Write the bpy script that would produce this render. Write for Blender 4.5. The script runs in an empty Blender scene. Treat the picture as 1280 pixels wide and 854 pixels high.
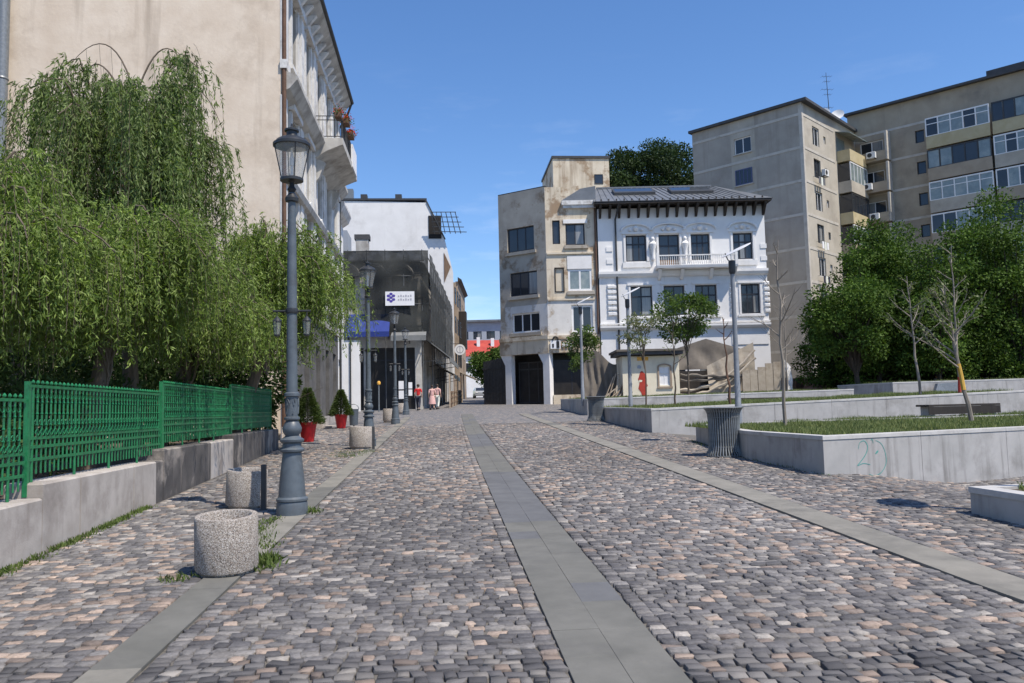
import bpy, bmesh, math, random
import numpy as np
from mathutils import Matrix, Vector

random.seed(7)
rng = np.random.default_rng(11)
R = math.radians
sc = bpy.context.scene
col = sc.collection

# ------------------------------------------------------------------ camera
cam_d = bpy.data.cameras.new("camera")
cam = bpy.data.objects.new("camera", cam_d)
col.objects.link(cam)
cam_d.sensor_width = 36.0
cam_d.lens = 1033.0 / 1280.0 * 36.0
cam_d.clip_start = 0.05
cam_d.clip_end = 4000.0
cf = Vector((0.08331525, 0.99314317, 0.08200745))
cr = Vector((0.99639853, -0.0817204, -0.0226216))
cu = Vector((0.0157648, -0.08359683, 0.99637495))
cam.matrix_world = Matrix(((cr.x, cu.x, -cf.x, 0.0), (cr.y, cu.y, -cf.y, 0.0), (cr.z, cu.z, -cf.z, 1.6), (0, 0, 0, 1)))
sc.camera = cam
sc.render.resolution_x = 1024
sc.render.resolution_y = 683

# ------------------------------------------------------------------ sky and sun
SUN_AZ, SUN_EL = R(135.5), R(60.5)
world = bpy.data.worlds.new("World")
sc.world = world
world.use_nodes = True
wn, wl = world.node_tree.nodes, world.node_tree.links
wn.clear()
w_out = wn.new("ShaderNodeOutputWorld")
w_bg = wn.new("ShaderNodeBackground")
w_sky = wn.new("ShaderNodeTexSky")
w_sky.sky_type = 'NISHITA'
w_sky.sun_disc = False
w_sky.sun_elevation = SUN_EL
w_sky.sun_rotation = SUN_AZ
w_sky.air_density = 1.0
w_sky.dust_density = 0.25
w_sky.ozone_density = 2.5
w_bg.inputs["Strength"].default_value = 0.142
# thin wisps of high cloud low over the horizon, all the way round
w_tc = wn.new("ShaderNodeTexCoord")
w_map = wn.new("ShaderNodeMapping")
w_map.inputs["Scale"].default_value = (3.0, 3.0, 14.0)
w_noise = wn.new("ShaderNodeTexNoise")
w_noise.inputs["Scale"].default_value = 2.2
w_noise.inputs["Detail"].default_value = 7.0
w_noise.inputs["Roughness"].default_value = 0.62
w_ramp = wn.new("ShaderNodeValToRGB")
w_ramp.color_ramp.elements[0].position = 0.55
w_ramp.color_ramp.elements[0].color = (0, 0, 0, 1)
w_ramp.color_ramp.elements[1].position = 0.85
w_ramp.color_ramp.elements[1].color = (0.30, 0.30, 0.30, 1)
w_sep = wn.new("ShaderNodeSeparateXYZ")
w_hr = wn.new("ShaderNodeMapRange")
w_hr.inputs["From Min"].default_value = 0.05
w_hr.inputs["From Max"].default_value = 0.42
w_hr.inputs["To Min"].default_value = 1.0
w_hr.inputs["To Max"].default_value = 0.0
w_mul = wn.new("ShaderNodeMath"); w_mul.operation = 'MULTIPLY'
w_mix = wn.new("ShaderNodeMixRGB")
w_mix.inputs["Color2"].default_value = (8.0, 8.4, 9.0, 1)
wl.new(w_tc.outputs["Generated"], w_map.inputs["Vector"])
wl.new(w_map.outputs["Vector"], w_noise.inputs["Vector"])
wl.new(w_noise.outputs["Fac"], w_ramp.inputs["Fac"])
wl.new(w_tc.outputs["Generated"], w_sep.inputs["Vector"])
wl.new(w_sep.outputs["Z"], w_hr.inputs["Value"])
wl.new(w_ramp.outputs["Color"], w_mul.inputs[0])
wl.new(w_hr.outputs["Result"], w_mul.inputs[1])
wl.new(w_mul.outputs["Value"], w_mix.inputs["Fac"])
w_hs = wn.new("ShaderNodeHueSaturation")
w_hs.inputs["Saturation"].default_value = 1.17
wl.new(w_sky.outputs["Color"], w_hs.inputs["Color"])
w_tint = wn.new("ShaderNodeMixRGB"); w_tint.blend_type = 'MULTIPLY'
w_tint.inputs["Fac"].default_value = 1.0
w_tint.inputs["Color2"].default_value = (0.97, 0.99, 1.10, 1)
wl.new(w_hs.outputs["Color"], w_tint.inputs["Color1"])
wl.new(w_tint.outputs["Color"], w_mix.inputs["Color1"])
wl.new(w_mix.outputs["Color"], w_bg.inputs["Color"])
wl.new(w_bg.outputs["Background"], w_out.inputs["Surface"])

sun_d = bpy.data.lights.new("sun", 'SUN')
sun_d.energy = 5.0
sun_d.angle = R(0.53)
sun_d.color = (1.0, 0.915, 0.80)
sun = bpy.data.objects.new("sun", sun_d)
col.objects.link(sun)
to_sun = Vector((math.sin(SUN_AZ) * math.cos(SUN_EL), math.cos(SUN_AZ) * math.cos(SUN_EL), math.sin(SUN_EL)))
sun.rotation_euler = to_sun.to_track_quat('Z', 'Y').to_euler()
sun.location = (20, -20, 60)

sc.view_settings.view_transform = 'Standard'
sc.view_settings.look = 'None'
sc.view_settings.exposure = 0.22
sc.view_settings.gamma = 1.0
sc.view_settings.use_curve_mapping = False
sc.cycles.max_bounces = 6
sc.cycles.diffuse_bounces = 3
sc.cycles.glossy_bounces = 2
sc.cycles.transmission_bounces = 3
sc.cycles.transparent_max_bounces = 8

# ------------------------------------------------------------------ materials
MATS = {}


def mat(name, c1, c2=None, rough=0.8, scale=3.0, detail=6.0, bump=0.0, bscale=None, metal=0.0, stain=None, sscale=0.6,
        sth=(0.5, 0.7), stretch=(1, 1, 1), spec=0.4, attr=False, contrast=(0.35, 0.65), translucent=0.0, streak=None, fleck=None):
    """procedural principled material: two-tone noise, optional stains, streaks, flecks and bump"""
    m = bpy.data.materials.new(name)
    m.use_nodes = True
    n, l = m.node_tree.nodes, m.node_tree.links
    b = n["Principled BSDF"]
    b.inputs["Roughness"].default_value = rough
    b.inputs["Metallic"].default_value = metal
    b.inputs["Specular IOR Level"].default_value = spec
    tc = n.new("ShaderNodeTexCoord")
    mp = n.new("ShaderNodeMapping")
    mp.inputs["Scale"].default_value = stretch
    l.new(tc.outputs["Object"], mp.inputs["Vector"])
    c2 = c2 or c1

    def noise(s, d=6.0, r=0.6, vec=None):
        t = n.new("ShaderNodeTexNoise")
        t.inputs["Scale"].default_value = s
        t.inputs["Detail"].default_value = d
        t.inputs["Roughness"].default_value = r
        l.new(vec or mp.outputs["Vector"], t.inputs["Vector"])
        return t

    def ramp(src, lo, hi):
        t = n.new("ShaderNodeMapRange")
        t.inputs["From Min"].default_value = lo
        t.inputs["From Max"].default_value = hi
        l.new(src, t.inputs["Value"])
        return t.outputs["Result"]

    def mix(f, a, c, mode='MIX'):
        t = n.new("ShaderNodeMixRGB")
        t.blend_type = mode
        if hasattr(f, "is_linked"):
            l.new(f, t.inputs["Fac"])
        else:
            t.inputs["Fac"].default_value = f
        for s, v in (("Color1", a), ("Color2", c)):
            if isinstance(v, tuple):
                t.inputs[s].default_value = (*v, 1)
            else:
                l.new(v, t.inputs[s])
        return t.outputs["Color"]

    n1 = noise(scale, detail)
    if attr:
        at = n.new("ShaderNodeAttribute")
        at.attribute_name = "Col"
        k = n.new("ShaderNodeMapRange")
        k.inputs["From Min"].default_value = 0.25
        k.inputs["From Max"].default_value = 0.75
        k.inputs["To Min"].default_value = 0.66
        k.inputs["To Max"].default_value = 1.34
        l.new(n1.outputs["Fac"], k.inputs["Value"])
        vm = n.new("ShaderNodeVectorMath"); vm.operation = 'SCALE'
        l.new(at.outputs["Color"], vm.inputs[0])
        l.new(k.outputs["Result"], vm.inputs["Scale"])
        c = vm.outputs["Vector"]
    else:
        c = mix(ramp(n1.outputs["Fac"], *contrast), c1, c2)
    if stain:
        n2 = noise(sscale, 8.0, 0.68)
        c = mix(ramp(n2.outputs["Fac"], *sth), c, stain)
    if streak:
        mp2 = n.new("ShaderNodeMapping")
        mp2.inputs["Scale"].default_value = (streak[1], streak[1], streak[1] * 0.09)
        l.new(tc.outputs["Object"], mp2.inputs["Vector"])
        n3 = noise(1.0, 5.0, 0.6, mp2.outputs["Vector"])
        c = mix(ramp(n3.outputs["Fac"], streak[2], streak[3]), c, streak[0])
    if fleck:
        v = n.new("ShaderNodeTexVoronoi")
        v.inputs["Scale"].default_value = fleck[1]
        l.new(tc.outputs["Object"], v.inputs["Vector"])
        rgb = n.new("ShaderNodeSeparateColor")
        l.new(v.outputs["Color"], rgb.inputs["Color"])
        c = mix(ramp(rgb.outputs["Red"], fleck[2], fleck[2] + 0.15), c, fleck[0])
        c = mix(ramp(rgb.outputs["Green"], fleck[2] + 0.05, fleck[2] + 0.2), c, fleck[3])
    l.new(c, b.inputs["Base Color"])
    if bump:
        n4 = noise(bscale or scale * 4, 5.0)
        bp = n.new("ShaderNodeBump")
        bp.inputs["Strength"].default_value = bump
        bp.inputs["Distance"].default_value = 0.02
        l.new(n4.outputs["Fac"], bp.inputs["Height"])
        l.new(bp.outputs["Normal"], b.inputs["Normal"])
    if translucent:
        tr = n.new("ShaderNodeBsdfTranslucent")
        l.new(mix(1.0, c, (1.0, 1.15, 0.45), 'MULTIPLY'), tr.inputs["Color"])
        ms = n.new("ShaderNodeMixShader")
        ms.inputs["Fac"].default_value = translucent
        l.new(b.outputs["BSDF"], ms.inputs[1])
        l.new(tr.outputs["BSDF"], ms.inputs[2])
        l.new(ms.outputs["Shader"], n["Material Output"].inputs["Surface"])
    MATS[name] = m
    return m


def mat_see_through(name, color, alpha, rough=0.7, pattern=None):
    """thin netting or clear glass: part of the light passes straight through"""
    m = bpy.data.materials.new(name)
    m.use_nodes = True
    n, l = m.node_tree.nodes, m.node_tree.links
    b = n["Principled BSDF"]
    b.inputs["Base Color"].default_value = (*color, 1)
    b.inputs["Roughness"].default_value = rough
    t = n.new("ShaderNodeBsdfTransparent")
    ms = n.new("ShaderNodeMixShader")
    ms.inputs["Fac"].default_value = alpha
    if pattern:
        tc = n.new("ShaderNodeTexCoord")
        nz = n.new("ShaderNodeTexNoise")
        nz.inputs["Scale"].default_value = pattern
        nz.inputs["Detail"].default_value = 6
        l.new(tc.outputs["Object"], nz.inputs["Vector"])
        mr = n.new("ShaderNodeMapRange")
        mr.inputs["From Min"].default_value = 0.3
        mr.inputs["From Max"].default_value = 0.7
        mr.inputs["To Min"].default_value = max(0, alpha - 0.14)
        mr.inputs["To Max"].default_value = min(1, alpha + 0.14)
        l.new(nz.outputs["Fac"], mr.inputs["Value"])
        l.new(mr.outputs["Result"], ms.inputs["Fac"])
    l.new(t.outputs["BSDF"], ms.inputs[1])
    l.new(b.outputs["BSDF"], ms.inputs[2])
    l.new(ms.outputs["Shader"], n["Material Output"].inputs["Surface"])
    MATS[name] = m
    return m


mat("stone_sett", (.2, .2, .2), rough=0.8, scale=30, bump=0.5, bscale=90, attr=True, spec=0.35)
mat("joint_dirt", (.050, .046, .042), (.085, .078, .068), rough=0.95, scale=9, bump=0.3)
mat("slab_grey", (.118, .117, .104), (.155, .152, .136), rough=0.8, scale=2.6, stain=(.108, .106, .098), sscale=1.4, bump=0.12, bscale=70)
mat("slab_blue", (.104, .106, .110), (.132, .134, .136), rough=0.8, scale=3.0, stain=(.086, .086, .088), sscale=1.2, bump=0.12, bscale=70)
mat("concrete_bed", (.33, .325, .315), (.41, .40, .39), rough=0.85, scale=1.6, stain=(.235, .226, .215), sscale=0.9, bump=0.1, bscale=50,
    streak=((.19, .182, .172), 6.0, 0.54, 0.8))
mat("coping", (.42, .415, .405), (.50, .49, .475), rough=0.85, scale=4, stain=(.35, .34, .32), sscale=3, bump=0.1, bscale=60)
mat("granite_wall", (.36, .325, .29), (.47, .43, .39), rough=0.85, scale=2.5, stain=(.25, .22, .195), sscale=1.1, bump=0.15, bscale=60,
    streak=((.22, .185, .16), 5.0, 0.58, 0.8))
mat("granite_wet", (.062, .058, .056), (.115, .105, .098), rough=0.75, scale=2.5, stain=(.30, .265, .23), sscale=1.0, sth=(.56, .66), bump=0.15, bscale=60,
    streak=((.30, .27, .24), 3.5, 0.58, 0.72))
mat("aggregate", (.38, .325, .275), (.47, .41, .35), rough=0.85, scale=10, bump=0.9, bscale=120, fleck=((.62, .585, .54), 150.0, .60, (.16, .135, .115)))
mat("iron_green", (.011, .145, .051), (.016, .19, .068), rough=0.42, scale=12, spec=0.5, stain=(.012, .075, .032), sscale=7, bump=.1)
mat("lamp_iron", (.075, .092, .108), (.10, .12, .138), rough=0.45, scale=9, stain=(.06, .065, .07), sscale=4, bump=0.06, spec=0.5)
mat("lamp_dark", (.022, .024, .028), (.035, .038, .042), rough=0.4, scale=9)
mat("galv_steel", (.17, .185, .195), (.23, .245, .255), rough=0.45, scale=14, metal=0.35, bump=0.05)
mat("pole_grey", (.20, .215, .235), (.25, .265, .285), rough=0.5, scale=8, metal=0.2)
mat("disc_white", (.62, .63, .64), (.70, .70, .70), rough=0.5, scale=5)
mat("plaster_beige", (.64, .53, .415), (.74, .635, .515), rough=0.9, scale=0.9, stain=(.50, .405, .31), sscale=0.38, sth=(.5, .68), bump=0.25, bscale=9,
    streak=((.40, .325, .25), 1.3, 0.55, 0.8))
mat("plaster_white", (.72, .71, .69), (.80, .79, .775), rough=0.85, scale=1.4, stain=(.58, .56, .535), sscale=0.8, sth=(.55, .8), bump=0.1, bscale=12,
    streak=((.55, .53, .505), 2.0, 0.62, 0.9))
mat("plaster_old", (.42, .405, .375), (.54, .525, .49), rough=0.9, scale=1.5, stain=(.25, .23, .205), sscale=0.7, bump=0.25, bscale=8,
    streak=((.22, .205, .185), 1.6, 0.5, 0.75))
mat("plaster_clean", (.72, .71, .69), (.79, .78, .76), rough=0.8, scale=0.7, stain=(.60, .585, .56), sscale=0.5, sth=(.52, .78), bump=0.08, bscale=10, streak=((.58, .565, .54), 1.6, .6, .9))
mat("plaster_worn", (.58, .50, .375), (.68, .60, .475), rough=0.92, scale=0.8, stain=(.33, .235, .15), sscale=0.55, sth=(.52, .60), bump=0.4, bscale=7,
    streak=((.34, .265, .19), 1.4, 0.52, 0.7))
mat("plaster_peeling", (.60, .58, .54), (.70, .68, .64), rough=0.92, scale=0.9, stain=(.40, .33, .25), sscale=0.6, sth=(.52, .60), bump=0.35, bscale=7,
    streak=((.40, .35, .29), 1.4, 0.56, 0.75))
mat("shopfront_grey", (.085, .082, .078), (.14, .135, .128), rough=0.85, scale=1.4, stain=(.05, .048, .045), sscale=0.9, bump=0.2, bscale=9)  # dark tone stands for the willow's shade on the ground floor
mat("slab_warm", (.185, .176, .152), (.235, .222, .192), rough=0.8, scale=2.6, stain=(.135, .130, .115), sscale=1.6, bump=0.15, bscale=70)
mat("plaster_worn_grey", (.34, .305, .255), (.44, .40, .335), rough=0.92, scale=0.7, stain=(.22, .17, .12), sscale=0.5, sth=(.52, .61), bump=0.3, bscale=7,
    streak=((.27, .245, .21), 1.3, 0.55, 0.8))
mat("moulding", (.62, .61, .585), (.72, .71, .69), rough=0.85, scale=3, stain=(.40, .38, .35), sscale=2, streak=((.34, .32, .295), 2.0, .56, .82))
mat("block_grey", (.335, .305, .262), (.395, .362, .312), rough=0.92, scale=0.6, stain=(.28, .25, .212), sscale=0.35, bump=0.12, bscale=14,
    streak=((.255, .228, .192), 1.0, 0.52, 0.8))
mat("block_tan", (.40, .365, .30), (.47, .43, .36), rough=0.92, scale=0.7, stain=(.33, .295, .245), sscale=0.4, bump=0.12, bscale=14,
    streak=((.32, .29, .24), 1.0, 0.58, 0.85))
mat("block_brown", (.32, .272, .205), (.38, .328, .25), rough=0.92, scale=0.7, stain=(.235, .205, .165), sscale=0.4, bump=0.12, bscale=14,
    streak=((.23, .205, .165), 1.0, 0.58, 0.85))
mat("block_band", (.46, .43, .375), (.52, .485, .43), rough=0.9, scale=2, stain=(.36, .33, .28), sscale=1.2)
mat("parapet_yellow", (.44, .37, .22), (.50, .43, .27), rough=0.9, scale=1.2, stain=(.42, .35, .19), sscale=0.8)
mat("parapet_brown", (.33, .27, .20), (.39, .325, .245), rough=0.9, scale=1.2)
mat("roof_metal", (.155, .165, .175), (.20, .21, .22), rough=0.45, scale=1.3, metal=0.3, stain=(.12, .125, .13), sscale=0.7)
mat("roof_dark", (.055, .055, .058), (.075, .075, .078), rough=0.7, scale=2)
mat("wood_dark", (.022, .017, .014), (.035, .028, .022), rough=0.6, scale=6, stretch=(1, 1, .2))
mat("wood_brown", (.16, .10, .062), (.23, .155, .10), rough=0.75, scale=5, stretch=(1, 1, .15))
mat("wood_pale", (.36, .28, .20), (.46, .37, .27), rough=0.8, scale=5, stretch=(.2, 1, 1))
mat("frame_white", (.74, .74, .73), (.80, .80, .79), rough=0.5, scale=5)
mat("frame_dark", (.018, .020, .028), (.030, .032, .040), rough=0.5, scale=5)
mat("frame_blue", (.06, .075, .16), (.08, .095, .19), rough=0.5, scale=5)
mat("glass_dark", (.020, .024, .030), (.030, .035, .043), rough=0.06, scale=0.8, bump=0.02, bscale=0.6, spec=0.7)
mat("glass_teal", (.16, .20, .205), (.24, .29, .29), rough=0.12, scale=1.2, spec=0.7, stain=(.33, .36, .33), sscale=0.9)
mat("glass_curtain", (.13, .135, .135), (.30, .30, .285), rough=0.1, scale=2.5, stretch=(1, 1, .1), spec=0.7)
mat("shop_dark", (.012, .011, .011), (.026, .023, .021), rough=0.5, scale=1.5)
mat("interior_dark", (.018, .016, .015), (.03, .027, .025), rough=0.9, scale=1.5)
mat("metal_dark", (.035, .036, .038), (.055, .056, .058), rough=0.5, scale=6)
mat("metal_rust", (.10, .055, .035), (.15, .085, .055), rough=0.8, scale=6)
mat("net_frame", (.09, .095, .095), (.13, .135, .135), rough=0.6, scale=4)
mat("awning_grey", (.16, .165, .16), (.21, .215, .21), rough=0.7, scale=2)
mat("awning_blue", (.012, .028, .17), (.018, .042, .22), rough=0.7, scale=2)
mat("tarp", (.34, .295, .235), (.46, .41, .335), rough=0.85, scale=1.2, stain=(.24, .195, .15), sscale=1.1, bump=0.4, bscale=3)
mat("tarp_dark", (.115, .10, .085), (.17, .15, .125), rough=0.85, scale=1.2, bump=0.4, bscale=3)
mat("kiosk_cream", (.70, .64, .49), (.76, .70, .55), rough=0.85, scale=1.5, stain=(.60, .54, .41), sscale=1.0)
mat("paint_red", (.36, .035, .022), (.43, .05, .03), rough=0.7, scale=4)
mat("paint_orange", (.70, .36, .06), (.76, .42, .09), rough=0.7, scale=4)
mat("pot_red", (.42, .012, .016), (.50, .02, .022), rough=0.4, scale=4)
mat("roof_tile_red", (.33, .04, .03), (.42, .065, .045), rough=0.8, scale=1.2)
mat("bark", (.095, .075, .055), (.155, .125, .095), rough=0.95, scale=9, stretch=(1, 1, .25), bump=0.5, bscale=25)
mat("bark_dark", (.035, .029, .023), (.06, .05, .04), rough=0.95, scale=9, stretch=(1, 1, .25), bump=0.5, bscale=25)
mat("bark_pale", (.19, .165, .135), (.27, .24, .20), rough=0.9, scale=9, stretch=(1, 1, .3), bump=0.3)
mat("bark_yellow", (.48, .29, .05), (.58, .37, .08), rough=0.85, scale=9)
mat("leaf", (.1, .2, .05), rough=0.55, scale=1.5, attr=True, translucent=0.38, spec=0.3)
mat("leaf_dark", (.1, .2, .05), rough=0.6, scale=1.5, attr=True, translucent=0.2, spec=0.12)
mat("grass", (.1, .2, .05), rough=0.7, scale=2, attr=True, translucent=0.25, spec=0.2)
mat("soil", (.085, .066, .048), (.13, .105, .078), rough=0.98, scale=5, bump=0.5)
mat("skin", (.50, .32, .235), (.54, .35, .26), rough=0.6, scale=8)
mat("hair", (.03, .02, .014), (.045, .03, .02), rough=0.6, scale=20)
mat("cloth_red", (.52, .016, .020), (.58, .03, .03), rough=0.85, scale=8)
mat("cloth_navy", (.022, .026, .045), (.035, .04, .062), rough=0.85, scale=8)
mat("cloth_pink", (.58, .33, .30), (.66, .42, .38), rough=0.85, scale=8)
mat("cloth_white", (.66, .68, .60), (.72, .74, .66), rough=0.85, scale=8)
mat("cloth_grey", (.11, .11, .12), (.15, .15, .16), rough=0.85, scale=8)
mat("shoe", (.02, .02, .02), (.03, .03, .03), rough=0.6, scale=8)
mat("banner_white", (.74, .74, .75), (.80, .80, .80), rough=0.7, scale=3)
mat("print_violet", (.065, .045, .28), (.09, .065, .34), rough=0.7, scale=9)
mat("print_grey", (.35, .35, .40), (.42, .42, .46), rough=0.7, scale=9)
mat("graffiti", (.055, .27, .235), (.09, .34, .30), rough=0.7, scale=9)
mat("plastic_white", (.70, .70, .68), (.76, .76, .74), rough=0.5, scale=5)
mat("sign_black", (.015, .015, .016), (.022, .022, .023), rough=0.6, scale=5)
mat("facade_bluegrey", (.30, .33, .37), (.36, .39, .43), rough=0.8, scale=0.6)
mat("facade_brown", (.30, .235, .175), (.37, .295, .225), rough=0.9, scale=0.8, stain=(.22, .17, .125), sscale=0.5)
mat("car_paint", (.30, .32, .35), (.31, .33, .36), rough=0.25, scale=2, spec=0.6)
mat("tyre", (.02, .02, .02), (.025, .025, .025), rough=0.9, scale=9)
mat("flower_red", (.55, .02, .015), (.62, .06, .03), rough=0.7, scale=20)
mat("brick_red", (.23, .105, .075), (.31, .15, .105), rough=0.92, scale=2.5, bump=0.3)
mat("rubble", (.14, .075, .058), (.24, .15, .115), rough=0.95, scale=3, bump=0.6)
mat_see_through("net_green", (.024, .027, .026), 0.90, 0.9, 1.4)
mat_see_through("lantern_glass", (.46, .46, .44), 0.30, 0.12)
mat_see_through("clear_glass", (.30, .36, .36), 0.45, 0.08)

# cobbled ground far off, bare joints near where the setts are built
gm = mat("cobbled_ground", (.17, .165, .165), (.24, .23, .225), rough=0.8, scale=0.5, bump=0.0)
n, l = gm.node_tree.nodes, gm.node_tree.links
gb = n["Principled BSDF"]
tc = n.new("ShaderNodeTexCoord")
v1 = n.new("ShaderNodeTexVoronoi"); v1.inputs["Scale"].default_value = 7.0
v2 = n.new("ShaderNodeTexVoronoi"); v2.feature = 'DISTANCE_TO_EDGE'; v2.inputs["Scale"].default_value = 7.0
l.new(tc.outputs["Object"], v1.inputs["Vector"]); l.new(tc.outputs["Object"], v2.inputs["Vector"])
cr_ = n.new("ShaderNodeValToRGB")
els = cr_.color_ramp.elements
els[0].position, els[0].color = 0.0, (.125, .128, .14, 1)
els[1].position, els[1].color = 1.0, (.36, .29, .24, 1)
for p, c in ((.35, (.17, .17, .18, 1)), (.6, (.22, .215, .21, 1)), (.82, (.29, .275, .26, 1))):
    e = els.new(p); e.color = tuple(.82 * k for k in c[:3]) + (1,)
sp = n.new("ShaderNodeSeparateColor")
l.new(v1.outputs["Color"], sp.inputs["Color"]); l.new(sp.outputs["Red"], cr_.inputs["Fac"])
ed = n.new("ShaderNodeMapRange"); ed.inputs["From Max"].default_value = 0.06
l.new(v2.outputs["Distance"], ed.inputs["Value"])
mj = n.new("ShaderNodeMixRGB"); mj.inputs["Color1"].default_value = (.075, .07, .065, 1)
l.new(ed.outputs["Result"], mj.inputs["Fac"]); l.new(cr_.outputs["Color"], mj.inputs["Color2"])
sx = n.new("ShaderNodeSeparateXYZ"); l.new(tc.outputs["Object"], sx.inputs["Vector"])
fr = n.new("ShaderNodeMapRange"); fr.inputs["From Min"].default_value = 34.0; fr.inputs["From Max"].default_value = 34.8
l.new(sx.outputs["Y"], fr.inputs["Value"])
mf = n.new("ShaderNodeMixRGB"); mf.inputs["Color1"].default_value = (.125, .116, .102, 1)
l.new(fr.outputs["Result"], mf.inputs["Fac"]); l.new(mj.outputs["Color"], mf.inputs["Color2"])
l.new(mf.outputs["Color"], gb.inputs["Base Color"])
bp = n.new("ShaderNodeBump"); bp.inputs["Strength"].default_value = 0.6; bp.inputs["Distance"].default_value = 0.02
l.new(ed.outputs["Result"], bp.inputs["Height"]); l.new(bp.outputs["Normal"], gb.inputs["Normal"])

# ------------------------------------------------------------------ helpers
WL = {}          # world location of every Empty or mesh that has an offset


def gz(x, y):
    """height of the street: it climbs away from the camera and falls off to the right by the first bed"""
    z = 0.03 * min(y, 100.0) + 0.02 * max(0.0, min(y, 220.0) - 100.0)
    if x > 6.3:
        t = min(1.0, (x - 6.3) / 3.4)
        t = t * t * (3 - 2 * t)
        k = 1.0 if y < 18 else max(0.0, 1 - (y - 18) / 25)
        z -= 0.36 * t * k
    return z


def tag(o, label=None, cat=None, group=None, kind=None):
    if label: o["label"] = label
    if cat: o["category"] = cat
    if group: o["group"] = group
    if kind: o["kind"] = kind
    return o


def thing(name, label, cat, loc=(0, 0, 0), rz=0.0, group=None):
    o = bpy.data.objects.new(name, None)
    o.empty_display_size = 0.2
    o.location = loc
    o.rotation_euler = (0, 0, rz)
    col.objects.link(o)
    WL[o.name] = Vector(loc)
    return tag(o, label, cat, group)


def link_mesh(name, me, m, parent=None):
    o = bpy.data.objects.new(name, me)
    if m is not None and not me.materials:
        me.materials.append(MATS[m] if isinstance(m, str) else m)
    col.objects.link(o)
    if parent is not None:
        o.parent = parent
    return o


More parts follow.
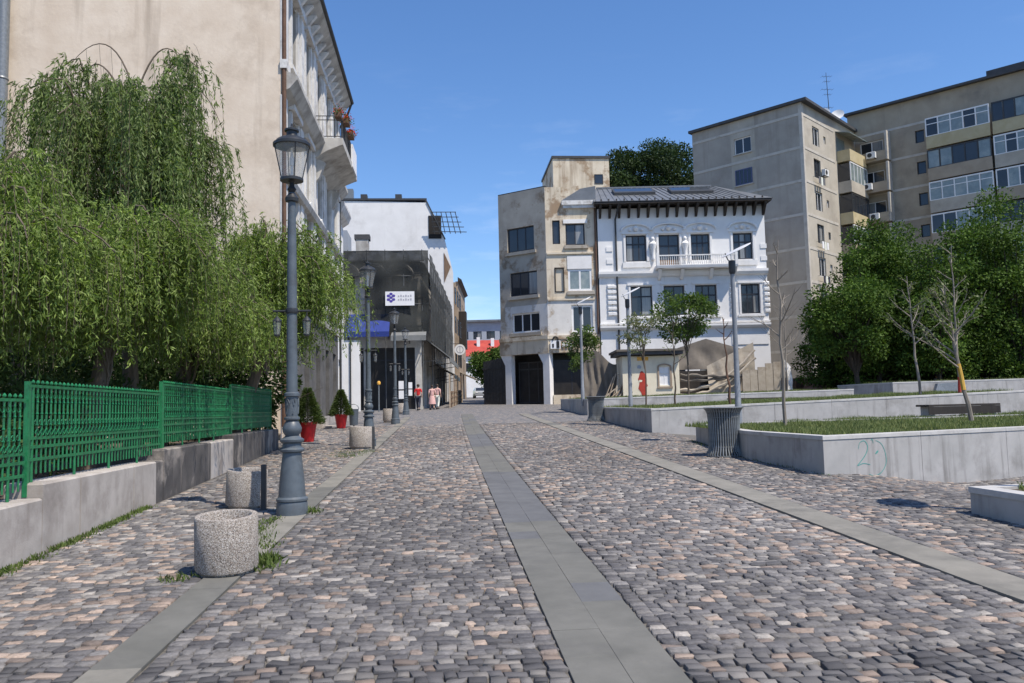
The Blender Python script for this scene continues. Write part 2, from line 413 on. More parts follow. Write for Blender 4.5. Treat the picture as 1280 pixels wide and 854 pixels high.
class MB:
    """collects shapes in world (or prototype) coordinates; build() links them as ONE mesh object"""

    def __init__(self, M=None):
        self.v, self.f, self.M = [], [], M

    def _add(self, vs, fs):
        b = len(self.v)
        if self.M is not None:
            vs = [tuple(self.M @ Vector(p)) for p in vs]
        self.v += [tuple(p) for p in vs]
        self.f += [tuple(b + i for i in f) for f in fs]
        return self

    def box(self, x0, x1, y0, y1, z0, z1):
        return self._add([(x0, y0, z0), (x1, y0, z0), (x1, y1, z0), (x0, y1, z0), (x0, y0, z1), (x1, y0, z1), (x1, y1, z1), (x0, y1, z1)],
                         [(0, 3, 2, 1), (4, 5, 6, 7), (0, 1, 5, 4), (1, 2, 6, 5), (2, 3, 7, 6), (3, 0, 4, 7)])

    def bbox(self, x0, x1, y0, y1, z0, z1, b=0.02):
        """box with its upper rim chamfered"""
        return self._add([(x0, y0, z0), (x1, y0, z0), (x1, y1, z0), (x0, y1, z0), (x0, y0, z1 - b), (x1, y0, z1 - b), (x1, y1, z1 - b), (x0, y1, z1 - b),
                          (x0 + b, y0 + b, z1), (x1 - b, y0 + b, z1), (x1 - b, y1 - b, z1), (x0 + b, y1 - b, z1)],
                         [(0, 3, 2, 1), (0, 1, 5, 4), (1, 2, 6, 5), (2, 3, 7, 6), (3, 0, 4, 7),
                          (4, 5, 9, 8), (5, 6, 10, 9), (6, 7, 11, 10), (7, 4, 8, 11), (8, 9, 10, 11)])

    def bar(self, p, q, w, h=None, up=(0, 0, 1)):
        """square bar from p to q"""
        p, q = Vector(p), Vector(q)
        h = h or w
        d = (q - p).normalized()
        u = Vector(up)
        if abs(d.dot(u)) > 0.97: u = Vector((0, 1, 0))
        s = d.cross(u).normalized() * (w / 2)
        t = s.cross(d).normalized() * (h / 2)
        vs = [p - s - t, p + s - t, p + s + t, p - s + t, q - s - t, q + s - t, q + s + t, q - s + t]
        return self._add(vs, [(0, 3, 2, 1), (4, 5, 6, 7), (0, 1, 5, 4), (1, 2, 6, 5), (2, 3, 7, 6), (3, 0, 4, 7)])

    def tube(self, pts, rad, n=6, cap=True):
        pts = [Vector(p) for p in pts]
        if not hasattr(rad, "__len__"): rad = [rad] * len(pts)
        vs, fs = [], []
        ref = Vector((0.13, 0.21, 0.97))
        for i, p in enumerate(pts):
            d = (pts[min(i + 1, len(pts) - 1)] - pts[max(i - 1, 0)])
            d = d.normalized() if d.length > 1e-9 else Vector((0, 0, 1))
            if abs(d.dot(ref)) > 0.98: ref = Vector((0.97, 0.13, 0.2))
            s = d.cross(ref).normalized()
            t = s.cross(d)
            for k in range(n):
                a = 2 * math.pi * k / n
                vs.append(p + (s * math.cos(a) + t * math.sin(a)) * rad[i])
        for i in range(len(pts) - 1):
            for k in range(n):
                a, b = i * n + k, i * n + (k + 1) % n
                fs.append((a, b, b + n, a + n))
        if cap:
            fs.append(tuple(range(n - 1, -1, -1)))
            fs.append(tuple(range((len(pts) - 1) * n, len(pts) * n)))
        return self._add(vs, fs)

    def lathe(self, prof, n=20, c=(0, 0, 0), cap=True, mod=None):
        vs, fs = [], []
        for i, (r, z) in enumerate(prof):
            for k in range(n):
                a = 2 * math.pi * k / n
                rr = r * (mod(a, i) if mod else 1)
                vs.append((c[0] + rr * math.cos(a), c[1] + rr * math.sin(a), c[2] + z))
        for i in range(len(prof) - 1):
            for k in range(n):
                a, b = i * n + k, i * n + (k + 1) % n
                fs.append((a, b, b + n, a + n))
        if cap:
            fs.append(tuple(range(n - 1, -1, -1)))
            fs.append(tuple(range((len(prof) - 1) * n, len(prof) * n)))
        return self._add(vs, fs)

    def poly(self, pts):
        return self._add(pts, [tuple(range(len(pts)))])

    def prism(self, pts, d):
        """flat outline (3D points) swept along vector d"""
        k = len(pts)
        d = Vector(d)
        vs = [Vector(p) for p in pts] + [Vector(p) + d for p in pts]
        return self._add(vs, [tuple(range(k - 1, -1, -1)), tuple(range(k, 2 * k))] + [(i, (i + 1) % k, k + (i + 1) % k, k + i) for i in range(k)])

    def build(self, name, m, parent=None, smooth=False, fix=True):
        off = Vector((0, 0, 0))
        p = parent
        while p is not None:
            if p.name in WL: off = WL[p.name]; break
            p = p.parent
        me = bpy.data.meshes.new(name)
        me.from_pydata([(a[0] - off.x, a[1] - off.y, a[2] - off.z) for a in self.v], [], self.f)
        if fix:
            bm = bmesh.new(); bm.from_mesh(me)
            bmesh.ops.recalc_face_normals(bm, faces=bm.faces[:])
            bm.to_mesh(me); bm.free()
        if smooth:
            me.polygons.foreach_set("use_smooth", [True] * len(me.polygons))
            me.set_sharp_from_angle(angle=R(38))
        return link_mesh(name, me, m, parent)


def quads_mesh(name, V, F, m, parent=None, cols=None, mat_index=None):
    """big numpy mesh; V (n,3), F (k,4); cols one colour per face"""
    off = Vector((0, 0, 0))
    p = parent
    while p is not None:
        if p.name in WL: off = WL[p.name]; break
        p = p.parent
    V = np.asarray(V, dtype=np.float32) - np.array(off, dtype=np.float32)
    F = np.asarray(F, dtype=np.int32)
    k = F.shape[1]
    me = bpy.data.meshes.new(name)
    me.vertices.add(len(V)); me.vertices.foreach_set("co", V.ravel())
    me.loops.add(F.size); me.loops.foreach_set("vertex_index", F.ravel())
    me.polygons.add(len(F))
    me.polygons.foreach_set("loop_start", np.arange(len(F), dtype=np.int32) * k)
    me.polygons.foreach_set("loop_total", np.full(len(F), k, dtype=np.int32))
    if cols is not None:
        a = me.attributes.new("Col", 'FLOAT_COLOR', 'FACE')
        c = np.ones((len(F), 4), dtype=np.float32); c[:, :3] = cols
        a.data.foreach_set("color", c.ravel())
    me.update(calc_edges=True)
    me.validate()
    return link_mesh(name, me, m, parent)


def face_matrix(p0, p1, z0):
    """local x runs from p0 to p1, local y into the building, local z up from z0"""
    d = Vector((p1[0] - p0[0], p1[1] - p0[1], 0))
    L = d.length
    d.normalize()
    return Matrix(((d.x, -d.y, 0, p0[0]), (d.y, d.x, 0, p0[1]), (0, 0, 1, z0), (0, 0, 0, 1))), L


def wall_face(parent, M, w, h, openings, m, t=0.35, x0=0.0, z0=0.0, y=0.0, name="wall"):
    """wall skin with real openings (x, z, w, h) and their reveals"""
    xs = sorted({x0, x0 + w, *[o[0] for o in openings], *[o[0] + o[2] for o in openings]})
    zs = sorted({z0, z0 + h, *[o[1] for o in openings], *[o[1] + o[3] for o in openings]})
    b = MB(M)

    def solid(i, j):
        if i < 0 or j < 0 or i >= len(xs) - 1 or j >= len(zs) - 1: return None
        cx, cz = (xs[i] + xs[i + 1]) / 2, (zs[j] + zs[j + 1]) / 2
        return not any(o[0] < cx < o[0] + o[2] and o[1] < cz < o[1] + o[3] for o in openings)
    for i in range(len(xs) - 1):
        for j in range(len(zs) - 1):
            if not solid(i, j): continue
            a, c, d, e = xs[i], xs[i + 1], zs[j], zs[j + 1]
            b.poly([(a, y, d), (c, y, d), (c, y, e), (a, y, e)])
            if solid(i - 1, j) is not True: b.poly([(a, y, d), (a, y, e), (a, y + t, e), (a, y + t, d)])
            if solid(i + 1, j) is not True: b.poly([(c, y, d), (c, y + t, d), (c, y + t, e), (c, y, e)])
            if solid(i, j - 1) is not True: b.poly([(a, y, d), (a, y + t, d), (c, y + t, d), (c, y, d)])
            if solid(i, j + 1) is not True: b.poly([(a, y, e), (c, y, e), (c, y + t, e), (a, y + t, e)])
    return b.build(name, m, parent, fix=False)


def window(parent, M, x, z, w, h, leaves=2, transom=0.68, fm="frame_white", gm_="glass_dark", y=0.14, fw=0.07, sill=None, name="window", bars=0):
    """framed window in an opening; panes are its sub-parts"""
    b = MB(M)
    b.box(x, x + fw, y, y + .06, z, z + h).box(x + w - fw, x + w, y, y + .06, z, z + h)
    b.box(x + fw, x + w - fw, y, y + .06, z, z + fw).box(x + fw, x + w - fw, y, y + .06, z + h - fw, z + h)
    ww = (w - 2 * fw) / leaves
    for i in range(1, leaves):
        xx = x + fw + i * ww
        b.box(xx - fw * .45, xx + fw * .45, y + .003, y + .057, z + fw, z + h - fw)
    if transom:
        zz = z + h * transom
        b.box(x + fw, x + w - fw, y - .012, y + .05, zz - fw * .5, zz + fw * .5)
    for k in range(bars):
        zz = z + h * (k + 1) / (bars + 1) * (transom or 1)
        b.box(x + fw, x + w - fw, y + .01, y + .05, zz - .012, zz + .012)
    o = b.build(name, fm, parent)
    for i in range(leaves):
        xx = x + fw + i * ww
        MB(M).box(xx + .005, xx + ww - .005, y + .022, y + .03, z + fw * .6, z + h - fw * .6).build("pane", "glass_curtain" if gm_ == "glass_dark" and random.random() < .24 else gm_, o)
    if sill:
        MB(M).box(x - .1, x + w + .1, -sill, .12, z - .09, z - .002).build("sill", "moulding" if fm != "frame_dark" else "moulding", o)
    return o


def copy_tree(o, parent=None):
    c = o.copy()
    col.objects.link(c)
    c.parent = parent
    for ch in o.children: copy_tree(ch, c)
    return c


def place(proto, i, loc, rz=0.0, label=None):
    """first use moves the prototype itself, later ones copy it with all its parts"""
    o = proto if i == 0 else copy_tree(proto)
    o.location = loc
    o.rotation_euler = (0, 0, rz)
    if label: o["label"] = label
    return o

# ================================================================== SETTING: ground, street, slabs, setts
def sheet(name, xs, ys, dz, m, kind="structure"):
    V = np.array([(x, y, gz(x, y) + dz) for y in ys for x in xs])
    nx = len(xs)
    F = [(j * nx + i, j * nx + i + 1, (j + 1) * nx + i + 1, (j + 1) * nx + i) for j in range(len(ys) - 1) for i in range(nx - 1)]
    o = quads_mesh(name, V, F, m)
    o["kind"] = kind
    return o


gx = [-1500, -600, -250, -120, -60, -30, -15, -8, -5, -3, 0, 3, 5, 6.3, 6.9, 7.4, 7.9, 8.4, 8.9, 9.4, 9.8, 12, 16, 20, 30, 45, 60, 120, 300, 700, 1500]
gy = [-200, -60, -20, -5] + list(range(0, 48, 2)) + [50, 55, 60, 70, 80, 90, 100, 120, 150, 200, 220, 300, 500, 900, 1600, 3000]
street = sheet("street", gx, gy, -0.020, "cobbled_ground")


def bend(y):
    return 0.00022 * max(0.0, y - 10) ** 2


def slab(x0, x1, y0, y1, m, top=0.0):
    j = random.uniform(-.002, .002)
    bx0, bx1 = x0 + bend((y0 + y1) / 2) * (1 if x0 > 0 and x0 < 2 else 0), x1 + bend((y0 + y1) / 2) * (1 if x0 > 0 and x0 < 2 else 0)
    b = MB().bbox(bx0 + .0006, bx1 - .0006, y0 + .0006, y1 - .0006, -.06, top + j, .002)
    b.v = [(x, y, z + gz(x, y)) for x, y, z in b.v]
    return b.build("paving_slab", m, street, fix=False)


for lane, (x0, x1) in enumerate(((.675, .985), (.985, 1.295))):
    y = 3.0 + lane * .35
    while y < 46:
        Ln = random.uniform(.42, .70) if y < 16 else random.uniform(.9, 1.3)
        mid = y + Ln / 2
        blue = (9.6 < mid < 15.5) or (22 < mid < 27) or random.random() < .06
        slab(x0, x1, y, y + Ln, "slab_blue" if blue else "slab_grey")
        y += Ln
for x0, x1 in ((-2.07, -1.77), (4.06, 4.50)):
    y = 3.2
    while y < 44:
        Ln = random.uniform(.75, 1.05)
        slab(x0, x1, y, y + Ln, "slab_warm" if random.random() < .85 else "slab_grey", .004)
        y += Ln

PAL = np.array([(.104, .104, .111), (.130, .129, .135), (.155, .153, .156), (.178, .176, .178), (.205, .20, .197), (.26, .25, .24), (.34, .325, .305),
                (.29, .235, .20), (.36, .295, .25), (.215, .18, .16), (.085, .085, .092)])
PW = np.array([.16, .19, .18, .14, .09, .05, .025, .055, .03, .045, .035]); PW /= PW.sum()


def row_edges(y):
    e = [(-3.72 - .032 * y if y < 24 else -5.2, -2.08), (-1.76, .67 + bend(y)), (1.305 + bend(y), 4.02)]
    e.append((4.51, 13.5 if y < 18 else 6.9))
    return e


stones = []      # cx, cy, w, d, rot, colour index


def warp(x, y):
    return .10 * math.sin(1.5 * x + .35 * y) + .03 * math.sin(2.9 * x - .8 * y + 1) + .02 * math.sin(5.3 * x + 2.1 * y)


y = 3.3
while y < 34.6:
    p = (.098 if y < 18 else .118) * random.uniform(.93, 1.07)
    for a, b in row_edges(y):
        # an edge course laid along each strip of slabs
        for ex in (a + .065, b - .065):
            if abs(ex) < 4.9:
                stones.append((ex, y + random.uniform(-.004, .004), .112, p * .93, random.uniform(-.05, .05)))
        ea, eb = (.125 if abs(a) < 4.9 else 0), (.125 if abs(b) < 4.9 else 0)
        x = a + ea
        while x < b - eb - .03:
            w = random.choice((.075, .09, .10, .11, .125, .145)) * random.uniform(.92, 1.08)
            if b - eb - (x + w) < .05: w = b - eb - x
            cx = x + w / 2
            stones.append((cx, y + warp(cx, y) + random.uniform(-.010, .010), w * random.uniform(.88, 1.02), p * random.uniform(.84, 1.06), random.uniform(-.17, .17)))
            x += w
    y += p
S = np.array(stones)
lat = S[:, 0] * .9965 - S[:, 1] * .0836
dep = S[:, 0] * .0836 + S[:, 1] * .9965
S = S[(np.abs(lat) < .70 * dep + 1.6)]
lat = S[:, 0] * .9965 - S[:, 1] * .0836
dep = S[:, 0] * .0836 + S[:, 1] * .9965
ci = rng.choice(len(PAL), len(S), p=PW)
# patches where warm stones or pale stones gather
warm = np.sin(S[:, 0] * .9 + 1.1) * np.sin(S[:, 1] * .55 + .3) + rng.normal(0, .55, len(S))
sel = (warm > .95) & (rng.random(len(S)) < .55)
ci[sel] = rng.choice([7, 8, 9, 5], sel.sum())
Sz = np.array([gz(a, b) for a, b in S[:, :2]]) + rng.normal(0, .0035, len(S))
tx, ty = rng.normal(0, .03, len(S)), rng.normal(0, .03, len(S))


def stone_verts(w, d, k=1.0):
    hw, hd = w / 2, d / 2
    out = []
    for s, zz in ((1.02, -.055), (1.0, -.008), (.90, 0.0)):
        out += [(-hw * s, -hd * s, zz), (hw * s, -hd * s, zz), (hw * s, hd * s, zz), (-hw * s, hd * s, zz)]
    return out


SF = [(0, 1, 5, 4), (1, 2, 6, 5), (2, 3, 7, 6), (3, 0, 4, 7), (4, 5, 9, 8), (5, 6, 10, 9), (6, 7, 11, 10), (7, 4, 8, 11), (8, 9, 10, 11)]
inview = (np.abs(lat) < .617 * dep) & (dep > 4.35)
order = np.argsort(np.where(inview, dep, 1e9))[:300]
single = np.zeros(len(S), bool); single[order] = True
# the joined setts
Q = S[~single]; zc = Sz[~single]; cc = .92 * np.array([1.04, 1.0, .955]) * PAL[ci[~single]] * rng.uniform(.8, 1.22, (len(Q), 1)) * (1 + .16 * np.sin(Q[:, 0:1] * .8 + 2) * np.sin(Q[:, 1:2] * .37 + 1)); ax, ay = tx[~single], ty[~single]
base = np.array(stone_verts(1, 1))
nV = len(base)
jit = rng.normal(0, .085, (len(Q), 4, 2))
loc = np.repeat(base[None], len(Q), 0).copy()
for r_ in range(3): loc[:, r_ * 4:(r_ + 1) * 4, :2] += jit
loc[:, :, 0] *= Q[:, 2:3]; loc[:, :, 1] *= Q[:, 3:4]
loc[:, :, 2] += loc[:, :, 0] * ax[:, None] + loc[:, :, 1] * ay[:, None]
c_, s_ = np.cos(Q[:, 4])[:, None], np.sin(Q[:, 4])[:, None]
wx = loc[:, :, 0] * c_ - loc[:, :, 1] * s_ + Q[:, 0:1]
wy = loc[:, :, 0] * s_ + loc[:, :, 1] * c_ + Q[:, 1:2]
wz = loc[:, :, 2] + zc[:, None]
V = np.stack([wx, wy, wz], -1).reshape(-1, 3)
F = (np.array(SF)[None] + (np.arange(len(Q)) * nV)[:, None, None]).reshape(-1, 4)
o = quads_mesh("cobblestones", V, F, "stone_sett", street, cols=np.repeat(cc, len(SF), 0))
o["kind"] = "stuff"
# the nearest setts, one object each, from a few shared shapes
tmpl = {}
for i in order:
    key = (int(ci[i]), int(rng.integers(3)))
    if key not in tmpl:
        vv = np.array(stone_verts(1, 1))
        j2 = rng.normal(0, .085, (4, 2))
        for r_ in range(3): vv[r_ * 4:(r_ + 1) * 4, :2] += j2
        me = bpy.data.meshes.new("cobblestone")
        me.from_pydata([tuple(v) for v in vv], [], SF)
        a = me.attributes.new("Col", 'FLOAT_COLOR', 'FACE')
        c = .92 * np.array([1.04, 1.0, .955]) * PAL[key[0]] * rng.uniform(.85, 1.15)
        a.data.foreach_set("color", [k for _ in SF for k in (*c, 1.0)])
        me.materials.append(MATS["stone_sett"])
        me.polygons.foreach_set("use_smooth", [True] * len(SF))
        tmpl[key] = me
    o = bpy.data.objects.new("cobblestone", tmpl[key])
    o.location = (S[i, 0], S[i, 1], Sz[i])
    o.rotation_euler = (ty[i], -tx[i], S[i, 4])
    o.scale = (S[i, 2], S[i, 3], 1)
    col.objects.link(o); o.parent = street

# the planted yard behind the fence
yard = MB()
yard.poly([(-40, 0, .45), (-4.5, 0, .45), (-4.9, 24, .95), (-5.2, 27.5, 1.0), (-40, 27.5, 1.0)])
yard.build("yard_ground", "soil", fix=False)["kind"] = "structure"

# ================================================================== left: fence wall and green iron fence
def fx(y, off=0.0):
    return -3.78 - .032 * y - off


fw_ = thing("fence_wall", "low stepped granite wall with dark water streaks carrying the green iron fence", "wall", (fx(12), 12, gz(-4, 12)))
segs = [(3.0, 8.83, .815), (8.83, 12.85, .965), (12.85, 17.6, 1.125), (17.6, 23.2, 1.215)]
for s_i, (y0, y1, zt) in enumerate(segs):
    k = 0
    y = y0
    while y < y1 - .05:
        Ln = min(random.choice((.82, .95, 1.08)), y1 - y)
        if y1 - y - Ln < .35: Ln = y1 - y
        wet = (s_i == 1 and y > 11.6) or (s_i == 2 and (y < 15.4 or y > 16.9)) or s_i == 3
        b = MB()
        a0, a1 = fx(y), fx(y + Ln)
        d = random.uniform(0, .006)
        ring = [(a0 + d, y + .007), (a1 + d, y + Ln - .007), (a1 - .38, y + Ln - .007), (a0 - .38, y + .007)]
        zb = gz(-4, y) - .25
        vs = [(p[0], p[1], zb) for p in ring] + [(p[0], p[1], zt - .02) for p in ring] + \
             [(p[0] + (-.02 if q in (0, 1) else .02), p[1] + (.012 if q in (0, 3) else -.012), zt) for q, p in enumerate(ring)]
        b._add(vs, [(0, 1, 5, 4), (1, 2, 6, 5), (2, 3, 7, 6), (3, 0, 4, 7), (4, 5, 9, 8), (5, 6, 10, 9), (6, 7, 11, 10), (7, 4, 8, 11), (8, 9, 10, 11)])
        b.build("stone_block", "granite_wet" if wet else "granite_wall", fw_)
        y += Ln

fence = thing("iron_fence", "green wrought iron fence with scrolls standing on the low granite wall", "fence", (fx(12, .18), 12, 1.0))
panels = [(3.6, 6.2, .815, 1.67), (6.2, 8.85, .815, 1.82), (8.85, 13.3, .965, 1.97), (13.3, 18.1, 1.125, 2.13), (18.1, 23.0, 1.215, 2.24)]


def scroll(b, c, y, z, r, sgn=1, turn=1.4, up=1):
    pts = []
    for k in range(9):
        t = k / 8
        a = t * turn * math.pi
        rr = r * (1 - .55 * t)
        pts.append((c, y + sgn * (r - rr * math.cos(a)) - sgn * r * .2, z + up * rr * math.sin(a)))
    b.tube(pts, .0055, 4, cap=False)


for (y0, y1, zw, zt) in panels:
    X = lambda yy: fx(yy, .18)
    fr_ = MB()
    h = zt - zw
    zr = [zt - .015, zt - .13, zw + .50, zw + .44, zw + .26]
    zr = [zt - .015, zw + .45, zw + .36, zw + .23]
    for z in zr:
        fr_.bar((X(y0 + .04), y0 + .04, z), (X(y1 - .04), y1 - .04, z), .022, .03)
    pan = fr_.build("panel", "iron_green", fence)
    y = y0 + .12
    i = 0
    while y < y1 - .06:
        heavy = i % 10 == 0
        b = MB().tube([(X(y), y, zw + .08), (X(y), y, zt + .0)], .015 if heavy else .0105, 6)
        if heavy: b.tube([(X(y), y, zw - .02), (X(y), y, zw + .1)], .016, 6)
        b.lathe([(.004, 0), (.019, .018), (.019, .03), (.004, .05)], 6, (X(y), y, zt + .0))
        for zc_ in (.58, .70, .82):
            zz = zw + h * zc_
            b.lathe([(.008, -.02), (.017, 0), (.008, .02)], 6, (X(y), y, zz), cap=False)
        b.build("picket", "iron_green", pan, fix=False)
        y += .108
        i += 1
    # rows of scrollwork, one piece per bay of five pickets
    y = y0 + .12
    b = MB()
    while y < y1 - .30:
        for k in range(min(5, int((y1 - .12 - y) / .108))):
            yy = y + k * .108
            scroll(b, X(yy) + .012, yy + .02, zt - .10, .045, 1, 1.5, -1)
            scroll(b, X(yy) + .012, yy + .05, zw + .50, .05, 1, 1.6, 1)
            scroll(b, X(yy) + .012, yy + .08, zw + .62, .04, -1, 1.6, -1)
        y += .54
    b.build("scrollwork", "iron_green", pan, fix=False)["kind"] = "stuff"
    MB().box(X(y0) - .024, X(y0) + .024, y0 - .022, y0 + .026, zw - .14, zt + .03).build("post", "iron_green", fence)
MB().box(fx(23, .18) - .022, fx(23, .18) + .022, 22.98, 23.02, 1.2, 2.27).build("post", "iron_green", fence)

# ================================================================== street lamps
def make_lamp():
    t = thing("street_lamp", "tall grey cast iron street lamp", "street lamp", (0, 0, 0), 0, "old style lamps along the left kerb strip")
    MB().lathe([(.195, -.05), (.195, .14), (.185, .165), (.20, .175), (.20, .20), (.172, .225), (.155, .45), (.125, .72), (.118, .78), (.15, .80), (.155, .825), (.125, .85),
                (.118, .90), (.15, .925), (.155, .95), (.10, .985), (.085, 1.0)], 24).build("base", "lamp_iron", t, smooth=True)
    MB().lathe([(.085, 1.0), (.118, 1.05), (.125, 1.10), (.09, 1.17), (.075, 1.19), (.10, 1.21), (.10, 1.235), (.072, 1.25)], 20).build("vase", "lamp_iron", t, smooth=True)
    orn = MB().lathe([(.078, 1.25), (.078, 1.50), (.098, 1.51), (.098, 1.545), (.072, 1.56)], 20)
    for k in range(6):
        a = k * math.pi / 3
        pts = [(.082 * math.cos(a + q * .25), .082 * math.sin(a + q * .25), z) for q, z in ((-1, 1.28), (0, 1.36), (1, 1.42), (0, 1.48), (-.6, 1.44), (-.3, 1.39))]
        orn.tube(pts, .010, 5)
    orn.build("ornamented_collar", "lamp_iron", t, smooth=True)
    MB().lathe([(.072, 1.56), (.066, 2.6), (.058, 3.6), (.05, 4.06), (.075, 4.075), (.08, 4.12), (.05, 4.15), (.045, 4.19)], 16).build("shaft", "lamp_iron", t, smooth=True)
    MB().lathe([(.045, 4.06), (.085, 4.075), (.09, 4.12), (.06, 4.16), (.035, 4.2), (.06, 4.24), (.035, 4.28), (.03, 4.33), (.05, 4.35)], 14).build("neck", "lamp_dark", t, smooth=True)
    cb = MB().tube([(-.24, 0, 2.62), (.24, 0, 2.62)], .014, 8)
    cb.lathe([(.078, 2.585), (.082, 2.60), (.082, 2.64), (.078, 2.655)], 14)
    cb.build("crossbar", "lamp_dark", t, smooth=True)
    la = MB().lathe([(.15, 4.35), (.15, 4.385), (.128, 4.395)], 20)
    la.lathe([(.225, 4.815), (.245, 4.82), (.245, 4.855), (.225, 4.86)], 20)
    for k in range(4):
        a = k * math.pi / 2 + .4
        la.bar((.138 * math.cos(a), .138 * math.sin(a), 4.39), (.228 * math.cos(a), .228 * math.sin(a), 4.82), .012)
    lan = la.build("lantern_frame", "lamp_dark", t, smooth=True)
    MB().lathe([(.134, 4.392), (.222, 4.816)], 24, cap=False).build("lantern_glass", "lantern_glass", lan, smooth=True)
    MB().lathe([(.02, 4.39), (.02, 4.55), (.03, 4.56), (.032, 4.66), (.02, 4.68), (.012, 4.80)], 10).build("lamp_holder", "plastic_white", lan, smooth=True)
    MB().lathe([(.235, 4.85), (.20, 4.90), (.13, 4.94), (.075, 4.955), (.07, 4.97), (.07, 5.02), (.095, 5.025), (.095, 5.05), (.05, 5.06), (.015, 5.09), (.012, 5.13)], 24).build("cap", "lamp_dark", lan, smooth=True)
    # two little lanterns hung from the crossbar
    for s in (-1, 1):
        b = MB().tube([(s * .19, 0, 2.61), (s * .19, 0, 2.545)], .006, 6)
        b.lathe([(.012, 2.55), (.055, 2.50), (.062, 2.49), (.05, 2.485)], 8, (s * .19, 0, 0))
        b.lathe([(.03, 2.29), (.036, 2.30), (.034, 2.315)], 8, (s * .19, 0, 0))
        for k in range(4):
            a = k * math.pi / 2
            b.bar((s * .19 + .034 * math.cos(a), .034 * math.sin(a), 2.30), (s * .19 + .052 * math.cos(a), .052 * math.sin(a), 2.49), .007)
        h = b.build("hanging_lantern", "lamp_dark", t, smooth=True)
        MB().lathe([(.032, 2.31), (.050, 2.485)], 8, (s * .19, 0, 0), cap=False).build("lantern_glass", "lantern_glass", h)
    return t


lamp0 = make_lamp()
for i, (x, y, lb) in enumerate([(-1.96, 10.93, "tall grey cast iron lamp beside two concrete planter tubs, clear lantern above the willow"),
                                (-2.05, 22.9, "grey cast iron street lamp standing right behind the concrete tub with post"),
                                (-2.12, 36.6, "grey cast iron street lamp with one white notice, second behind the potted conifers"),
                                (-2.2, 48.6, "grey cast iron street lamp with white notice near the red shirted walker")]):
    place(lamp0, i, (x, y, gz(x, y)), 0.1 * i, lb)

# white notices tied to two of the lamps
for x, y, lb in ((-1.86, 36.5, "white paper notice tied to the street lamp beyond the potted conifers"),
                 (-1.94, 48.5, "white paper notice tied to the lamp near the red shirted walker")):
    t = thing("notice_board", lb, "notice", (x, y, gz(x, y) + 1.05), 0, "notices tied to lamp posts")
    for k in (0, 1):
        b = MB().box(x - .10, x + .12, y - .03, y - .015, gz(x, y) + 1.08 + k * .42, gz(x, y) + 1.44 + k * .42)
        b.build("sheet", "banner_white", t)
    b = MB()
    for k in (0, 1): b.tube([(x - .25, y, gz(x, y) + 1.2 + k * .42), (x + .12, y - .01, gz(x, y) + 1.2 + k * .42)], .008, 5)
    b.build("strap", "metal_dark", t)

# ================================================================== concrete tubs, posts, potted conifers
def make_tub():
    t = thing("planter_tub", "round exposed aggregate concrete tub", "planter", (0, 0, 0), 0, "exposed aggregate concrete tubs")
    jag = lambda a, i: 1 + .006 * math.sin(7 * a + i) + .004 * math.sin(17 * a + 2 * i)
    MB().lathe([(.245, .0), (.25, .055), (.285, .065), (.292, .09), (.292, .30), (.292, .555), (.283, .57), (.24, .57), (.232, .558), (.225, .16), (.02, .155)], 40, cap=True, mod=jag).build("body", "aggregate", t, smooth=True)
    MB().lathe([(.224, .20), (.223, .27), (.12, .29), (.01, .295)], 20, cap=False).build("soil", "soil", t)
    return t


tub0 = make_tub()
for i, (x, y, s, lb) in enumerate([(-1.93, 7.62, .92, "empty exposed aggregate concrete tub on the kerb slabs with weeds at its foot"),
                                   (-2.73, 11.75, .93, "exposed aggregate concrete tub between the tall lamp and the stained granite wall"),
                                   (-2.2, 22.2, 1.05, "exposed aggregate concrete tub in front of a lamp with a slim post beside it"),
                                   (-2.5, 38.6, 1.1, "concrete tub half hidden behind the lamp past the potted conifers"),
                                   (-2.55, 50.4, 1.1, "concrete tub half hidden behind the lamp near the red shirted walker"),
                                   (8.62, 23.2, 1.0, "concrete tub behind the grassy bed with the green scrawl"),
                                   (10.25, 38.9, 1.1, "concrete tub standing in front of the kiosk before the back bed")]):
    o = place(tub0, i, (x, y, gz(x, y) - .02), 0, lb)
    o.rotation_euler = (R(4.5) if y < 12 else R(1.7), 0, .7 * i)
    o.scale = (s, s, s)

pst = thing("metal_post", "slim square metal post", "post", (0, 0, 0), 0, "slim posts beside the tubs")
MB().bbox(-.032, .032, -.032, .032, -.05, .60, .01).build("shaft", "metal_dark", pst)
MB().bbox(-.05, .05, -.05, .05, -.03, .012, .004).build("foot_plate", "metal_dark", pst)
for i, (x, y, lb) in enumerate([(-2.42, 11.42, "slim dark post against the tub by the stained wall"),
                                (-1.83, 21.7, "slim dark post against the tub in front of the second lamp")]):
    place(pst, i, (x, y, gz(x, y)), .2 * i, lb)


def conifer(loc, s, lb, k):
    t = thing("potted_conifer", lb, "plant", loc, 0, "potted conifers by the house entrance")
    x, y, z = loc
    MB().lathe([(.17 * s, 0), (.255 * s, .50 * s), (.27 * s, .50 * s), (.27 * s, .56 * s), (.235 * s, .56 * s), (.225 * s, .48 * s), (.01, .47 * s)], 20, loc).build("pot", "pot_red", t, smooth=True)
    MB().tube([(x, y, z + .45 * s), (x, y, z + 1.3 * s)], [.022, .008], 6).build("stem", "bark", t)
    N = 6500
    hh = rng.random(N) ** 1.2
    rr = (.42 * (1 - hh) + .05) * s * rng.random(N) ** .4
    aa = rng.random(N) * 6.283
    P = np.stack([x + rr * np.cos(aa), y + rr * np.sin(aa), z + (.55 + .95 * hh) * s + .05 * np.sin(9 * aa)], -1)
    D = np.stack([np.cos(aa), np.sin(aa), rng.uniform(-.3, .5, N)], -1)
    leaf_mesh("foliage", P, D, .09, .026, (.045, .075, .022), (.09, .12, .04), "leaf_dark", t)


